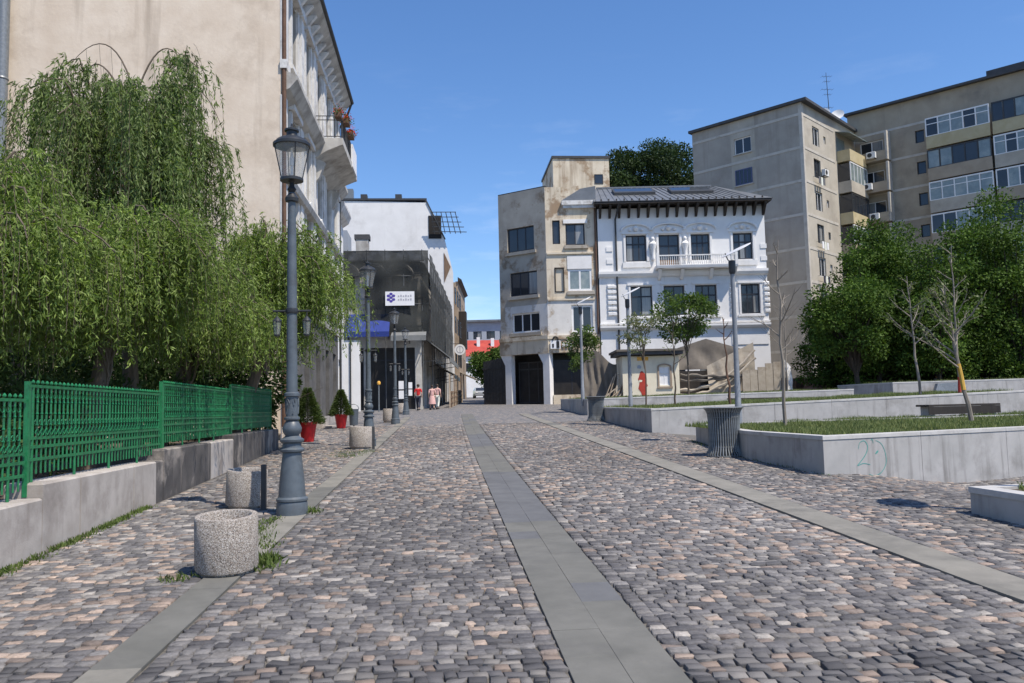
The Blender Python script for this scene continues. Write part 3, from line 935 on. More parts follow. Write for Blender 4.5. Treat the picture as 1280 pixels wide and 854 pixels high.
def leaf_arrays(P, D, L, Wd, c1, c2):
    N = len(P)
    D = D / (np.linalg.norm(D, axis=1, keepdims=True) + 1e-9)
    rv = rng.normal(size=(N, 3))
    Bv = np.cross(D, rv); Bv /= (np.linalg.norm(Bv, axis=1, keepdims=True) + 1e-9)
    L = L * rng.uniform(.65, 1.3, (N, 1)); Wd = Wd * rng.uniform(.7, 1.3, (N, 1))
    Nn = np.cross(D, Bv)
    V = np.stack([P, P + D * L * .45 + Bv * Wd * .5 + Nn * L * .06, P + D * L, P + D * L * .45 - Bv * Wd * .5 + Nn * L * .06], 1).reshape(-1, 3)
    F = np.arange(4 * N).reshape(-1, 4)
    t = rng.random((N, 1))
    C = np.array(c1) * (1 - t) + np.array(c2) * t
    return V, F, C


def leaf_mesh(name, P, D, L, Wd, c1, c2, m, parent):
    V, F, C = leaf_arrays(P, D, L, Wd, c1, c2)
    return quads_mesh(name, V, F, m, parent, cols=C)


conifer((-4.12, 25.6, gz(-4, 25.6)), 1.05, "dark conifer in a red pot beside the tall lamp and fence end", 0)
conifer((-4.10, 33.6, gz(-4, 33.6)), 1.0, "dark conifer in a red pot farther along the house front", 1)

# grey litter bin with a hoop, and an orange topped marker post by the shop
t = thing("litter_bin", "small grey litter bin with a hoop handle in front of the white wall", "bin", (-3.75, 35.0, gz(0, 35)))
MB().lathe([(.17, .05), (.20, .70), (.205, .72), (.19, .72), (.17, .4)], 16, (-3.75, 35, gz(0, 35))).build("bucket", "lamp_iron", t, smooth=True)
pts = [(-3.75 + .21 * math.cos(a), 35, gz(0, 35) + .70 + .22 * math.sin(a)) for a in np.linspace(0, math.pi, 11)]
MB().tube(pts, .015, 6).build("hoop", "galv_steel", t)
MB().tube([(-3.75, 35, gz(0, 35) - .03), (-3.75, 35, gz(0, 35) + .06)], .03, 8).build("foot", "lamp_iron", t)
t = thing("marker_post", "thin pale post with an orange top in front of the dark shop", "post", (-4.25, 55, gz(0, 55)))
MB().tube([(-4.25, 55, gz(0, 55) - .05), (-4.25, 55, gz(0, 55) + 1.75)], .045, 8).build("shaft", "galv_steel", t)
MB().lathe([(.03, 1.74), (.11, 1.80), (.12, 1.93), (.06, 2.02)], 10, (-4.25, 55, gz(0, 55))).build("head", "paint_orange", t, smooth=True)

# ================================================================== ribbed steel bins on the right
def make_bin():
    t = thing("ribbed_bin", "ribbed grey steel litter bin", "bin", (0, 0, 0), 0, "ribbed steel bins on the right")
    prof = [(.39, .0), (.385, .05), (.335, .13), (.315, .25), (.315, .75), (.33, .90), (.365, .98), (.40, 1.02)]
    MB().lathe([(.29, .04), (.29, .95)], 24, cap=False).build("liner", "metal_dark", t, smooth=True)
    b0 = MB()
    b0.tube([(r, 0, z) for r, z in prof], .017, 5)
    first = None
    for k in range(40):
        a = 2 * math.pi * k / 40
        if first is None:
            o = b0.build("rib", "galv_steel", t, smooth=True); first = o
        else:
            o = bpy.data.objects.new("rib", first.data); col.objects.link(o); o.parent = t
        o.rotation_euler = (0, 0, a)
    ring = MB()
    for r, z, w in ((.41, 1.02, .024), (.395, .012, .016), (.325, .20, .012), (.325, .82, .012)):
        ring.lathe([(r - w, z), (r, z - w * .6), (r + w * .8, z), (r, z + w * .6), (r - w, z)], 32, cap=False)
    ring.build("hoop", "galv_steel", t, smooth=True)
    MB().lathe([(.395, 1.02), (.31, 1.0), (.30, .93), (.05, .92)], 28, cap=False).build("lid", "galv_steel", t, smooth=True)
    return t


bin0 = make_bin()
for i, (x, y, lb) in enumerate([(5.93, 17.25, "ribbed grey steel bin beside the bed with the green scrawl"),
                                (6.40, 34.6, "ribbed grey steel bin between the two farther concrete beds")]):
    place(bin0, i, (x, y, gz(x, y)), .05, lb)

# ================================================================== plaza lights with reflector discs
def make_plaza_light():
    t = thing("plaza_light", "grey pole light with tilted reflector disc", "street lamp", (0, 0, 0), 0, "pole lights with reflector discs in the beds")
    MB().lathe([(.085, -.3), (.085, .5), (.075, .52), (.062, 2.0), (.055, 3.95)], 14).build("pole", "pole_grey", t, smooth=True)
    MB().lathe([(.055, 3.86), (.085, 3.92), (.09, 4.18), (.075, 4.22), (.01, 4.20)], 14).build("projector_head", "metal_dark", t, smooth=True)
    br = MB().tube([(.06, 0, 4.1), (-.10, .02, 4.25), (-.16, .03, 4.42)], .014, 6)
    br.build("bracket", "metal_dark", t)
    d = MB(Matrix.Translation((.13, .0, 4.50)) @ Matrix.Rotation(R(-27), 4, 'Y') @ Matrix.Rotation(R(4), 4, 'X'))
    d.lathe([(.01, .02), (.30, .012), (.40, .0), (.405, -.012), (.395, -.016), (.30, -.006), (.01, .002)], 28)
    d.build("reflector_disc", "disc_white", t, smooth=True)
    return t


pl0 = make_plaza_light()
for i, (x, y, z, s, lb) in enumerate([(7.50, 20.65, 1.10, 1.0, "grey pole light with tilted disc in the grass behind the near ribbed bin"),
                                      (7.07, 31.0, 1.50, 1.0, "grey pole light with tilted disc in the second bed before the kiosk"),
                                      (7.22, 42.7, 2.05, 1.15, "grey pole light with tilted disc in front of the corner house"),
                                      (7.50, 8.30, .50, 1.0, "grey pole light with tilted disc standing in the low bed with chipped edge")]):
    o = place(pl0, i, (x, y, z), 0.0, lb)
    o.scale = (s, s, s)

# ================================================================== raised concrete beds
def bed(name, label, outline, ztops, wt, soil_dz, mwall="concrete_bed", seams=2.2, joint=True):
    """outline: plan points counter-clockwise; ztops: height of the wall top at each point"""
    n_ = len(outline)
    cx = sum(p[0] for p in outline) / n_; cy = sum(p[1] for p in outline) / n_
    t = thing(name, label, "planter", (outline[0][0], outline[0][1], gz(*outline[0])), 0, "raised concrete beds of the square")
    P = [Vector((p[0], p[1], 0)) for p in outline]

    def inset(d):
        out = []
        for i in range(n_):
            a, b, c = P[i - 1], P[i], P[(i + 1) % n_]
            e1, e2 = (b - a).normalized(), (c - b).normalized()
            n1, n2 = Vector((-e1.y, e1.x, 0)), Vector((-e2.y, e2.x, 0))
            bis = (n1 + n2).normalized()
            out.append(b + bis * d / max(.3, bis.dot(n1)))
        return out
    I = inset(wt)
    O2 = inset(-.012)
    for i in range(n_):
        j = (i + 1) % n_
        L = (P[j] - P[i]).length
        k = max(1, round(L / seams))
        for q in range(k):
            a, b = q / k, (q + 1) / k
            g = .004 / L
            a2, b2 = a + (g if q else 0), b - (g if q < k - 1 else 0)
            pa, pb = P[i].lerp(P[j], a2), P[i].lerp(P[j], b2)
            ia, ib = I[i].lerp(I[j], a2), I[i].lerp(I[j], b2)
            za, zb = ztops[i] + (ztops[j] - ztops[i]) * a2, ztops[i] + (ztops[j] - ztops[i]) * b2
            ga, gb = gz(pa.x, pa.y) - .3, gz(pb.x, pb.y) - .3
            m_ = MB()
            m_._add([(pa.x, pa.y, ga), (pb.x, pb.y, gb), (pb.x, pb.y, zb - .07), (pa.x, pa.y, za - .07),
                     (ia.x, ia.y, ga), (ib.x, ib.y, gb), (ib.x, ib.y, zb - .07), (ia.x, ia.y, za - .07)],
                    [(0, 1, 2, 3), (4, 7, 6, 5), (3, 2, 6, 7), (0, 3, 7, 4), (1, 5, 6, 2)])
            m_.build("wall_panel", mwall, t)
            # coping strip, slightly proud
            oa, ob = O2[i].lerp(O2[j], a2), O2[i].lerp(O2[j], b2)
            c_b = MB()
            c_b._add([(oa.x, oa.y, za - .068), (ob.x, ob.y, zb - .068), (ob.x, ob.y, zb - .012), (oa.x, oa.y, za - .012),
                      (oa.x * .985 + ia.x * .015, oa.y * .985 + ia.y * .015, za), (ob.x * .985 + ib.x * .015, ob.y * .985 + ib.y * .015, zb),
                      (ib.x, ib.y, zb), (ia.x, ia.y, za), (ia.x, ia.y, za - .068), (ib.x, ib.y, zb - .068)],
                     [(0, 1, 2, 3), (3, 2, 5, 4), (4, 5, 6, 7), (7, 6, 9, 8), (0, 3, 4, 7, 8), (1, 9, 6, 5, 2)])
            c_b.build("coping", "coping", t)
    s_ = MB().poly([(I[i].x, I[i].y, ztops[i] - soil_dz) for i in range(n_)])
    s_.build("soil", "soil", t, fix=False)
    return t


bed1 = bed("planting_bed", "raised concrete bed with green scrawl on its front and grass on top",
           [(6.27, 13.36), (19.5, 18.4), (18.5, 23.6), (13.0, 22.4), (6.75, 21.9), (6.12, 16.5)], [1.045, 1.05, 1.12, 1.12, 1.12, 1.06], .20, .05)
bed2 = bed("planting_bed", "long raised concrete bed behind the one with the scrawl, pole light on its corner",
           [(6.54, 25.8), (22.0, 29.2), (21.0, 37.5), (6.75, 36.0)], [1.535, 1.90, 1.95, 1.62], .20, .05)
bed3 = bed("planting_bed", "raised concrete bed in front of the kiosk and tarpaulins",
           [(7.21, 41.3), (22.2, 43.3), (22.0, 51.5), (7.45, 52.6)], [2.06, 2.30, 2.42, 2.2], .20, .05)
bed4 = bed("planting_bed", "low raised bed with chipped light coping and grass",
           [(6.14, 4.6), (12.5, 4.2), (12.5, 10.2), (6.09, 9.27)], [.56, .58, .58, .585], .20, .03, seams=1.4)
bed5 = bed("planting_bed", "raised concrete bed under the big trees, bench beside it",
           [(24.6, 43.6), (38.0, 44.6), (38.0, 50.0), (24.6, 50.0)], [2.62, 2.75, 2.75, 2.65], .20, .05)


def grass(name, parent_bed, x0, y0, ux, uy, vx, vy, z, N, h, c1=(.10, .145, .045), c2=(.24, .265, .11), label=None):
    a, b = rng.random(N), rng.random(N)
    cl = .55 + .45 * np.sin(a * 23 + 1.3 * np.sin(b * 9)) * np.sin(b * 7 + 2 * np.sin(a * 11))
    P = np.stack([x0 + a * ux + b * vx, y0 + a * uy + b * vy, (z if not callable(z) else z(a, b)) + 0 * a], -1)
    hh = h * (.35 + .75 * cl) * rng.uniform(.5, 1.2, N)
    D = np.stack([rng.normal(0, .35, N), rng.normal(0, .35, N), np.ones(N)], -1)
    D /= np.linalg.norm(D, axis=1, keepdims=True)
    Bv = np.stack([np.cos(rng.random(N) * 6.28), np.sin(rng.random(N) * 6.28), 0 * a], -1) * .008 * (1 + h * 3)
    V = np.stack([P - Bv, P + Bv, P + D * hh[:, None]], 1).reshape(-1, 3)
    t = rng.random((N, 1))
    C = np.array(c1) * (1 - t) + np.array(c2) * t
    o = quads_mesh(name, V, np.arange(3 * N).reshape(-1, 3), "grass", parent_bed, cols=C)
    tag(o, label, "grass" if label and parent_bed is None else None, None, "stuff")
    return o


grass("grass", None, 6.5, 13.65, 12.6, 4.8, -.25, 7.6, lambda a, b: .995 + .06 * b, 46000, .15, label="rough green grass growing on the bed with the green scrawl")
grass("grass", None, 6.8, 26.2, 14.6, 3.1, 0, 9.2, lambda a, b: 1.49 + .34 * a + .06 * b, 34000, .17, label="thin green grass on the long bed behind the scrawled one")
grass("grass", None, 7.5, 41.6, 14.3, 1.9, 0, 8.5, lambda a, b: 2.02 + .23 * a + .1 * b, 16000, .16, label="thin grass on the bed before the kiosk")
grass("grass", None, 6.5, 4.9, 5.6, 0, 0, 4.25, lambda a, b: .55 + 0 * a, 12000, .14, label="grass on the low bed with chipped coping")
grass("grass", None, 24.9, 43.9, 12.8, .8, 0, 5.5, lambda a, b: 2.58 + .1 * a, 8000, .2, label="grass on the bed under the big trees")

# teal scrawl sprayed on the first bed (a 2 and a loose loop)
g0, g1 = Vector((6.27, 13.36, 0)), Vector((19.5, 18.4, 0))
gd = (g1 - g0).normalized(); gn = Vector((gd.y, -gd.x, 0))


def spray(strokes, parent):
    b = MB()
    for pts, w in strokes:
        P3 = [g0 + gd * u + gn * .004 + Vector((0, 0, z)) for u, z in pts]
        # smooth the stroke
        fine = []
        for i in range(len(P3) - 1):
            p0, p1, p2, p3 = P3[max(i - 1, 0)], P3[i], P3[i + 1], P3[min(i + 2, len(P3) - 1)]
            for q in range(6):
                t = q / 6
                fine.append(.5 * ((2 * p1) + (p2 - p0) * t + (2 * p0 - 5 * p1 + 4 * p2 - p3) * t * t + (3 * p1 - p0 - 3 * p2 + p3) * t ** 3))
        fine.append(P3[-1])
        for i in range(len(fine) - 1):
            d = (fine[i + 1] - fine[i]).normalized()
            s = gn.cross(d).normalized() * w * .36
            t0, t1 = (1 - .5 * abs(2 * i / len(fine) - 1)), (1 - .5 * abs(2 * (i + 1) / len(fine) - 1))
            b._add([fine[i] - s * t0, fine[i] + s * t0, fine[i + 1] + s * t1, fine[i + 1] - s * t1], [(0, 1, 2, 3)])
    o = b.build("scrawl", "graffiti", parent, fix=False)
    return o


spray([([(.80, .80), (.84, .90), (.95, .93), (1.02, .84), (.98, .72), (.86, .60), (.76, .52), (.90, .55), (1.06, .52)], .022),
       ([(1.10, .93), (1.14, .95), (1.16, .88)], .018), ([(1.20, .70), (1.27, .75)], .045),
       ([(1.22, .93), (1.36, .86), (1.44, .70), (1.44, .52), (1.32, .38), (1.16, .33), (1.02, .36)], .020)], bed1)

# ================================================================== dark benches on the square
def bench(loc, L, rz, lb):
    t = thing("plaza_bench", lb, "bench", loc, rz, "dark plank benches on the square")
    WL[t.name] = Vector((0, 0, 0))
    for k in range(4):
        MB().bbox(0, L, -.26 + k * .135, -.26 + k * .135 + .12, .40, .46, .01).build("plank", "wood_dark", t)
    MB().box(0.0, L, -.262, -.245, .16, .395).build("front_board", "wood_dark", t)
    for xx in (.15, L - .25):
        MB().box(xx, xx + .1, -.22, .24, -.15, .398).build("leg", "concrete_bed", t)


bench((14.55, 24.2, 1.0), 2.75, R(12), "dark plank bench in front of the long bed, behind the leaning sapling")
bench((13.95, 39.6, 1.45), 2.7, R(8), "dark plank bench before the tarpaulins")
bench((21.9, 40.0, 1.45), 2.4, R(6), "dark plank bench beside the gap under the big trees")

# ================================================================== LEFT: tall old house (beige gable wall, white ornate street front)
HX, HY0, HY1 = -5.3, 27.5, 42.3
Z0 = gz(-5, 28)
house = thing("corner_house", "tall old house with bare beige side wall and white ornate street front with balcony", "building", (HX, HY0, Z0))
MF, FL = face_matrix((HX, HY0), (HX, HY1), 0.0)          # street front, z in world metres
ZR = 17.6
# gable wall with a real thickness, and the body behind the front
sw = MB().box(HX - 27, HX + .01, HY0 - .03, HY0 + .42, 0.3, 24.0)
sw.build("side_wall", "plaster_beige", house)
MB().box(HX - 14, HX - .5, HY0 + .5, HY1, 0.3, ZR + 1.2).build("body", "interior_dark", house)
wins = []
for zf, hgt in ((1.9, 3.2), (6.4, 2.9), (10.0, 2.2), (14.05, 2.5)):
    for k, u in enumerate((1.7, 4.7, 7.6, 10.4, 12.9)):
        wins.append((u, zf if zf > 3 else 1.3, 1.15, hgt))
wall_face(house, MF, FL, 5.2, [w_ for w_ in wins if w_[1] < 3], "shopfront_grey", t=.4, z0=.4)  # willow shade put into the wall colour
wall_face(house, MF, FL, ZR - 5.6, [w_ for w_ in wins if w_[1] > 3], "plaster_old", t=.4, z0=5.6)
MB(MF).box(0, FL, -.12, 0, 5.45, 5.75).build("string_course", "plaster_old", house)
for (u, z, w, h) in wins:
    window(house, MF, u, z, w, h, 2, .7, "frame_dark", "glass_dark", y=.22, fw=.08)
    if z > 3:
        b = MB(MF)
        b.box(u - .22, u - .02, -.10, .0, z - .05, z + h + .1).box(u + w + .02, u + w + .22, -.10, .0, z - .05, z + h + .1)
        b.box(u - .32, u + w + .32, -.22, .0, z + h + .12, z + h + .34).box(u - .25, u + w + .25, -.16, .0, z - .2, z - .06)
        b.prism([(u - .3, -.20, z + h + .34), (u + w + .3, -.20, z + h + .34), (u + w / 2, -.20, z + h + .68)], (0, .2, 0))
        b.build("window_surround", "moulding", house)
# pilasters of the upper storeys, ledges, eaves with brackets
for u in (.25, 3.55, 6.55, 9.35, 12.0, FL - .35):
    b = MB(MF)
    b.box(u - .3, u + .3, -.16, 0, 13.5, 16.6).box(u - .38, u + .38, -.24, 0, 16.6, 16.9).box(u - .36, u + .36, -.22, 0, 13.2, 13.5)
    b.box(u - .3, u + .3, -.14, 0, 6.0, 12.3)
    b.build("pilaster", "moulding", house)
b = MB(MF)
b.prism([(-.0, 0, 12.4), (-.0, -.30, 12.55), (-.0, -.55, 12.85), (-.0, -.55, 13.0), (0, 0, 13.2)], (FL, 0, 0))
b.build("ledge", "plaster_old", house)
b = MB(MF)
b.prism([(-.0, 0, 9.3), (-.0, -.25, 9.4), (-.0, -.32, 9.6), (0, 0, 9.7)], (FL, 0, 0))
b.build("ledge", "plaster_old", house)
b = MB(MF)
b.prism([(-.15, .1, ZR - .5), (-.15, -.35, ZR - .35), (-.15, -.72, ZR - .02), (-.15, -.74, ZR + .16), (-.15, .1, ZR + .25)], (FL + .3, 0, 0))
b.build("eave_cornice", "plaster_old", house)
for k in range(18):
    u = .3 + k * (FL - .6) / 17
    MB(MF).prism([(u - .1, 0, ZR - 1.0), (u - .1, -.2, ZR - .8), (u - .1, -.55, ZR - .36), (u - .1, 0, ZR - .36)], (.2, 0, 0)).build("eave_bracket", "moulding", house)
MB(MF).tube([(-.2, -.78, ZR + .17), (FL + .2, -.78, ZR + .12)], .085, 8).build("gutter", "metal_dark", house, smooth=True)
MB(MF).tube([(FL + .05, -.78, ZR + .1), (FL + .05, -.5, ZR - .7), (FL + .05, -.12, ZR - 1.3), (FL + .05, -.12, 1.5)], .06, 8).build("downpipe", "metal_dark", house, smooth=True)
MB(MF).tube([(-.02, -.12, ZR), (-.02, -.12, 1.2)], .075, 8).build("downpipe", "metal_rust", house, smooth=True)
b = MB(MF).prism([(-.1, .0, ZR + .25), (-.1, 4.5, ZR + 2.6), (-.1, 9, ZR + .25)], (FL, 0, 0))
b.build("roof", "roof_dark", house)
MB(MF).box(.3, FL, -.12, 0, .6, 1.5).build("plinth", "granite_wall", house)
# door with steps under the willow
MB(MF).box(7.0, 8.6, -.35, .0, .6, 1.25).box(6.7, 8.9, -.75, -.35, .6, 1.1).build("entrance_step", "granite_wall", house)
# the balcony
bal = MB(MF)
U0, U1, BZ = 6.6, 12.2, 13.05
bal.prism([(U0, 0, BZ - .95), (U0, -.6, BZ - .55), (U0, -1.15, BZ - .32), (U0, -1.28, BZ - .28), (U0, -1.28, BZ), (U0, 0, BZ)], (U1 - U0, 0, 0))
bo = bal.build("balcony", "plaster_old", house)
b = MB(MF)
for a_, c_ in (((U0 + .05, -.0, 0), (U0 + .05, -1.2, 0)), ((U0 + .05, -1.2, 0), (U1 - .05, -1.2, 0)), ((U1 - .05, -1.2, 0), (U1 - .05, 0, 0))):
    for z in (BZ + .08, BZ + .78, BZ + .95):
        b.bar((a_[0], a_[1], z), (c_[0], c_[1], z), .03)
    L_ = (Vector(c_) - Vector(a_)).length
    k_ = int(L_ / .14)
    for q in range(k_ + 1):
        p_ = Vector(a_).lerp(Vector(c_), q / k_)
        b.bar((p_.x, p_.y, BZ + .08), (p_.x, p_.y, BZ + .95), .016)
b.build("railing", "metal_dark", bo, fix=False)
for u in (U0 + .3, U1 - .4):
    MB(MF).prism([(u, 0, BZ - 1.9), (u, -.25, BZ - 1.6), (u, -.5, BZ - .95), (u, 0, BZ - .7)], (.3, 0, 0)).build("corbel", "plaster_old", bo)
MB(MF).box(HX * 0 + U1 - 2.2, U1 - .5, -1.32, -1.24, BZ - .2, BZ + .85).build("cloth_hung_out", "banner_white", bo)
# flower boxes with red geraniums on the rail
for k, (u, v) in enumerate(((U0 + .1, -1.1), (U0 + .9, -1.33), (U0 + 2.6, -1.33))):
    c = MF @ Vector((u, v, BZ + .95))
    t = thing("flower_box", ["red geraniums in a box at the near corner of the balcony rail", "red geraniums in a box just past the balcony corner",
                             "red geraniums in a box midway along the balcony rail"][k], "flowers", c, 0, "flower boxes on the balcony")
    MB().box(c.x - .12, c.x + .12, c.y - .3, c.y + .3, c.z - .1, c.z + .1).build("box", "metal_rust", t)
    N = 260
    P = np.array(c) + rng.normal(0, 1, (N, 3)) * (.10, .20, .09) + (0, 0, .14)
    leaf_mesh("leaves", P, rng.normal(0, 1, (N, 3)), .07, .05, (.04, .09, .02), (.08, .14, .04), "leaf_dark", t)
    N = 160
    P = np.array(c) + rng.normal(0, 1, (N, 3)) * (.11, .21, .09) + (0, 0, .18)
    fo = leaf_mesh("blossoms", P, rng.normal(0, 1, (N, 3)), .06, .06, (.5, .02, .015), (.62, .07, .03), "leaf_dark", t)
# metal flue on the side wall
t = thing("wall_flue", "tall grey metal flue pipe fixed to the beige side wall", "pipe", (-14.1, HY0 - .3, .9))
MB().tube([(-14.1, HY0 - .3, .9), (-14.1, HY0 - .3, 24)], .19, 18).build("pipe", "galv_steel", t, smooth=True)
for z in np.arange(3, 22, 3.2): MB().lathe([(.2, z), (.215, z + .03), (.2, z + .08)], 18, (-14.1, HY0 - .3, 0), cap=False).build("joint_ring", "galv_steel", t, smooth=True)
MB().box(-16.2, -15.2, HY0 - .04, HY0 + .01, 9.4, 10.3).build("vent_hatch", "metal_rust", house)

# lower annex beyond the tall house
ann = thing("low_annex", "low white annex with cornice between the tall house and the netted building", "building", (HX, HY1 + .1, gz(0, 43)))
MA, LA = face_matrix((HX - .1, HY1 + .1), (HX - .1, 45.6), 0.0)
aw = [(1.0, 6.6, 1.0, 2.1), (.9, 1.6, 1.2, 2.8)]
wall_face(ann, MA, LA, 11.6, aw, "plaster_white", t=.4, z0=.9)
for a_ in aw: window(ann, MA, *a_, 2, .7, "frame_dark", "glass_dark", y=.2)
MB(MA).box(.05, LA - .05, .4, 9, .9, 12.4).build("body", "plaster_old", ann)
b = MB(MA).prism([(-.0, 0, 11.8), (-.0, -.3, 12.0), (-.0, -.45, 12.35), (-.0, -.45, 12.5), (0, .2, 12.5)], (LA, 0, 0)); b.build("cornice", "moulding", ann)
MB(MA).box(0, LA, .2, 9.2, 12.5, 12.62).build("roof", "roof_dark", ann)

# ================================================================== LEFT FAR: netted building, awnings, white tall building
NC = (-1.55, 59.0)
net = thing("netted_building", "old building wrapped in dark green scaffold netting above shop canopies", "building", (NC[0], NC[1], gz(0, 59)))
MN, LN = face_matrix((-8.6, 59.0), NC, 0.0)
MS, LS = face_matrix(NC, (.35, 86.5), 0.0)
zg = gz(0, 59)
nw = []
for u in (1.2, 3.1, 5.0):
    nw += [(u, 8.9, 1.2, 2.4)]
nw += [(.4, zg, 2.6, 4.4), (3.4, zg, 3.2, 4.4)]
wall_face(net, MN, LN, 11.0, nw, "plaster_old", t=.4, z0=zg - .3)
for a_ in nw[:3]:
    window(net, MN, *a_, 2, .7, "frame_dark", "glass_dark", y=.2)
    u, z, w, h = a_
    b = MB(MN)
    pts = [(u + w / 2 + (w / 2 + .25) * math.cos(q), -.14, z + h + .1 + (.75) * math.sin(q)) for q in np.linspace(0, math.pi, 13)]
    b.tube(pts, .14, 6)
    b.build("window_arch", "moulding", net, smooth=True)
sws = [(2 + k * 3.6, 8.7, 1.3, 2.3) for k in range(7)] + [(.6 + k * 3.4, zg + .2, 2.7, 3.9) for k in range(8)]
wall_face(net, MS, LS, 10.4, sws, "plaster_old", t=.4, z0=zg - .3)
for a_ in sws[:7]: window(net, MS, *a_, 2, .7, "frame_dark", "glass_dark", y=.2)
MB(MN).box(.02, LN - .42, .42, 20, zg, 12.6).build("body", "interior_dark", net)
for i_, a_ in enumerate(nw[3:] + sws[7:]):
    MX = MN if i_ < 2 else MS
    window(net, MX, *a_, 3, .8, "frame_dark", "shop_dark", y=.25, fw=.1, name="shop_window")
b = MB(MN).prism([(-.1, -.3, 12.3), (LN + .3, -.3, 12.3), (LN + .1, 1.4, 13.3), (.2, 1.4, 13.3)], (0, 0, .1))
b.box(0, LN, .5, 14, 12.3, 12.6); b.build("roof", "roof_metal", net)
b = MB(MS).prism([(-.2, -.3, 12.1), (LS, -.3, 12.1), (LS, 1.2, 12.6), (-.0, 1.2, 12.6)], (0, 0, .1)); b.build("roof", "roof_dark", net)
MB(MN).box(2.4, 3.3, 1.0, 1.8, 12.9, 14.5).build("chimney", "plaster_old", net)
MB(MN).box(2.3, 3.4, .95, 1.85, 14.2, 14.55).build("chimney", "roof_dark", net)
b = MB(MN).box(-.3, 1.6, 2.5, 5.5, 12.6, 15.2); b.build("roof_house", "facade_bluegrey", net)
# netting with its scaffold: wavy sheets
def net_sheet(M, u0, u1, z0, z1, y, nu, nz, parent, amp=.10, slope=0.0, mname="net_green"):
    V, F = [], []
    for j in range(nz + 1):
        for i in range(nu + 1):
            u, z = u0 + (u1 - u0) * i / nu, z0 + (z1 + slope * i / nu - z0) * j / nz
            d = amp * math.sin(u * 2.1 + .7 * z) + amp * .6 * math.sin(z * 2.9 - u * .8)
            V.append(tuple(M @ Vector((u, y + d, z))))
    for j in range(nz):
        for i in range(nu):
            a = j * (nu + 1) + i
            F.append((a, a + 1, a + nu + 2, a + nu + 1))
    o = quads_mesh("netting", V, F, mname, parent)
    o.data.polygons.foreach_set("use_smooth", [True] * len(F))
    return o


scaf = thing("scaffold", "metal scaffold covered with dark green netting on the old building", "scaffold", (NC[0], NC[1] - 1.3, zg))
net_sheet(MN, 3.2, LN + .6, 7.2, 13.0, -.75, 30, 26, scaf)
net_sheet(MN, .0, 3.2, 11.2, 13.0, -.7, 12, 12, scaf)
net_sheet(MS, -.55, LS - .5, 6.6, 12.8, -.75, 60, 22, scaf, amp=.035, slope=-.6)
b = MB(MN)
for u in np.arange(2.0, LN + .7, 1.3): b.tube([(u, -.62, zg), (u, -.62, 13.1)], .03, 6)
for z in (9.2, 11.2, 13.0): b.tube([(0, -.62, z), (LN + .6, -.62, z)], .03, 6)
b.M = MS
for u in np.arange(2.0, LS, 2.2): b.tube([(u, -.62, zg), (u, -.62, 12.3)], .03, 6)
for z in (9.2, 11.2, 12.5): b.tube([(-.5, -.62, z), (LS, -.62, z)], .03, 6)
b.build("scaffold_tube", "net_frame", scaf, fix=False)
# banner
t = thing("banner", "white printed banner with violet emblem hung on the dark netting", "banner", (-3.0, 58.05, 9.0))
MB().box(-3.98, -1.95, 58.03, 58.05, 9.05, 10.05).build("sheet", "banner_white", t)
b = MB()
for k, (dx, dz) in enumerate(((0, .0), (.18, .12), (-.18, .12), (.18, -.14), (-.18, -.14), (0, .25), (0, -.26))):
    b._add([(-3.58 + dx + .12 * math.cos(a), 58.022, 9.62 + dz + .10 * math.sin(a)) for a in np.linspace(0, 2 * math.pi, 9)[:-1]], [tuple(range(8))])
b.build("printed_emblem", "print_violet", t, fix=False)
b = MB()
for k in range(2):
    for q in range(6):
        b.box(-3.1 + q * .17, -3.0 + q * .17, 58.021, 58.027, 9.66 - k * .26, 9.76 - k * .26 + .05 * (q % 2))
b.build("printed_lines", "print_grey", t)

# canopies over the shops
def canopy(name, M, u0, u1, ztop, zlow, out, m, label, th=.08, side=True):
    c = M @ Vector(((u0 + u1) / 2, 0, zlow))
    t = thing(name, label, "awning", c)
    MB(M).prism([(u0, 0, ztop), (u1, 0, ztop), (u1, -out, zlow), (u0, -out, zlow)], (0, 0, th)).build("cover", m, t)
    MB(M).box(u0, u1, -out - .04, -out, zlow - .28, zlow + th).build("valance", m, t)
    b = MB(M)
    for u in (u0 + .1, (u0 + u1) / 2, u1 - .1):
        b.bar((u, -.02, zlow - .3), (u, -out + .05, zlow - .02), .05)
    b.build("bracket", "metal_dark", t)
    return t


canopy("shop_canopy", MN, 5.05, LN + .4, 7.3, 6.75, 2.2, "awning_grey", "wide grey canopy under the netting facing down the street")
canopy("shop_canopy", MS, .2, 12.0, 7.0, 5.4, 2.0, "awning_grey", "grey sloping canopy along the narrow street under the netting")
canopy("shop_canopy", MS, 12.4, 24.0, 5.6, 4.7, 1.6, "metal_dark", "dark canopy farther along the narrow street")
ba = canopy("shop_awning", MN, 1.9, 4.9, 8.5, 7.1, 1.6, "awning_blue", "blue shop awning beside the white wall panels")
# white rendered stall panels below the blue awning
t = thing("white_wall_panels", "two tall white wall panels under the blue awning", "wall", (-6.4, 57.6, zg))
for k in range(2):
    MB().box(-7.0 + k * .68, -6.38 + k * .68, 57.5, 57.7, zg - .4, 6.6).build("panel", "plaster_clean", t)
MB().tube([(-6.35, 57.42, zg), (-6.35, 57.42, 6.6)], .05, 8).build("pipe", "metal_dark", t)
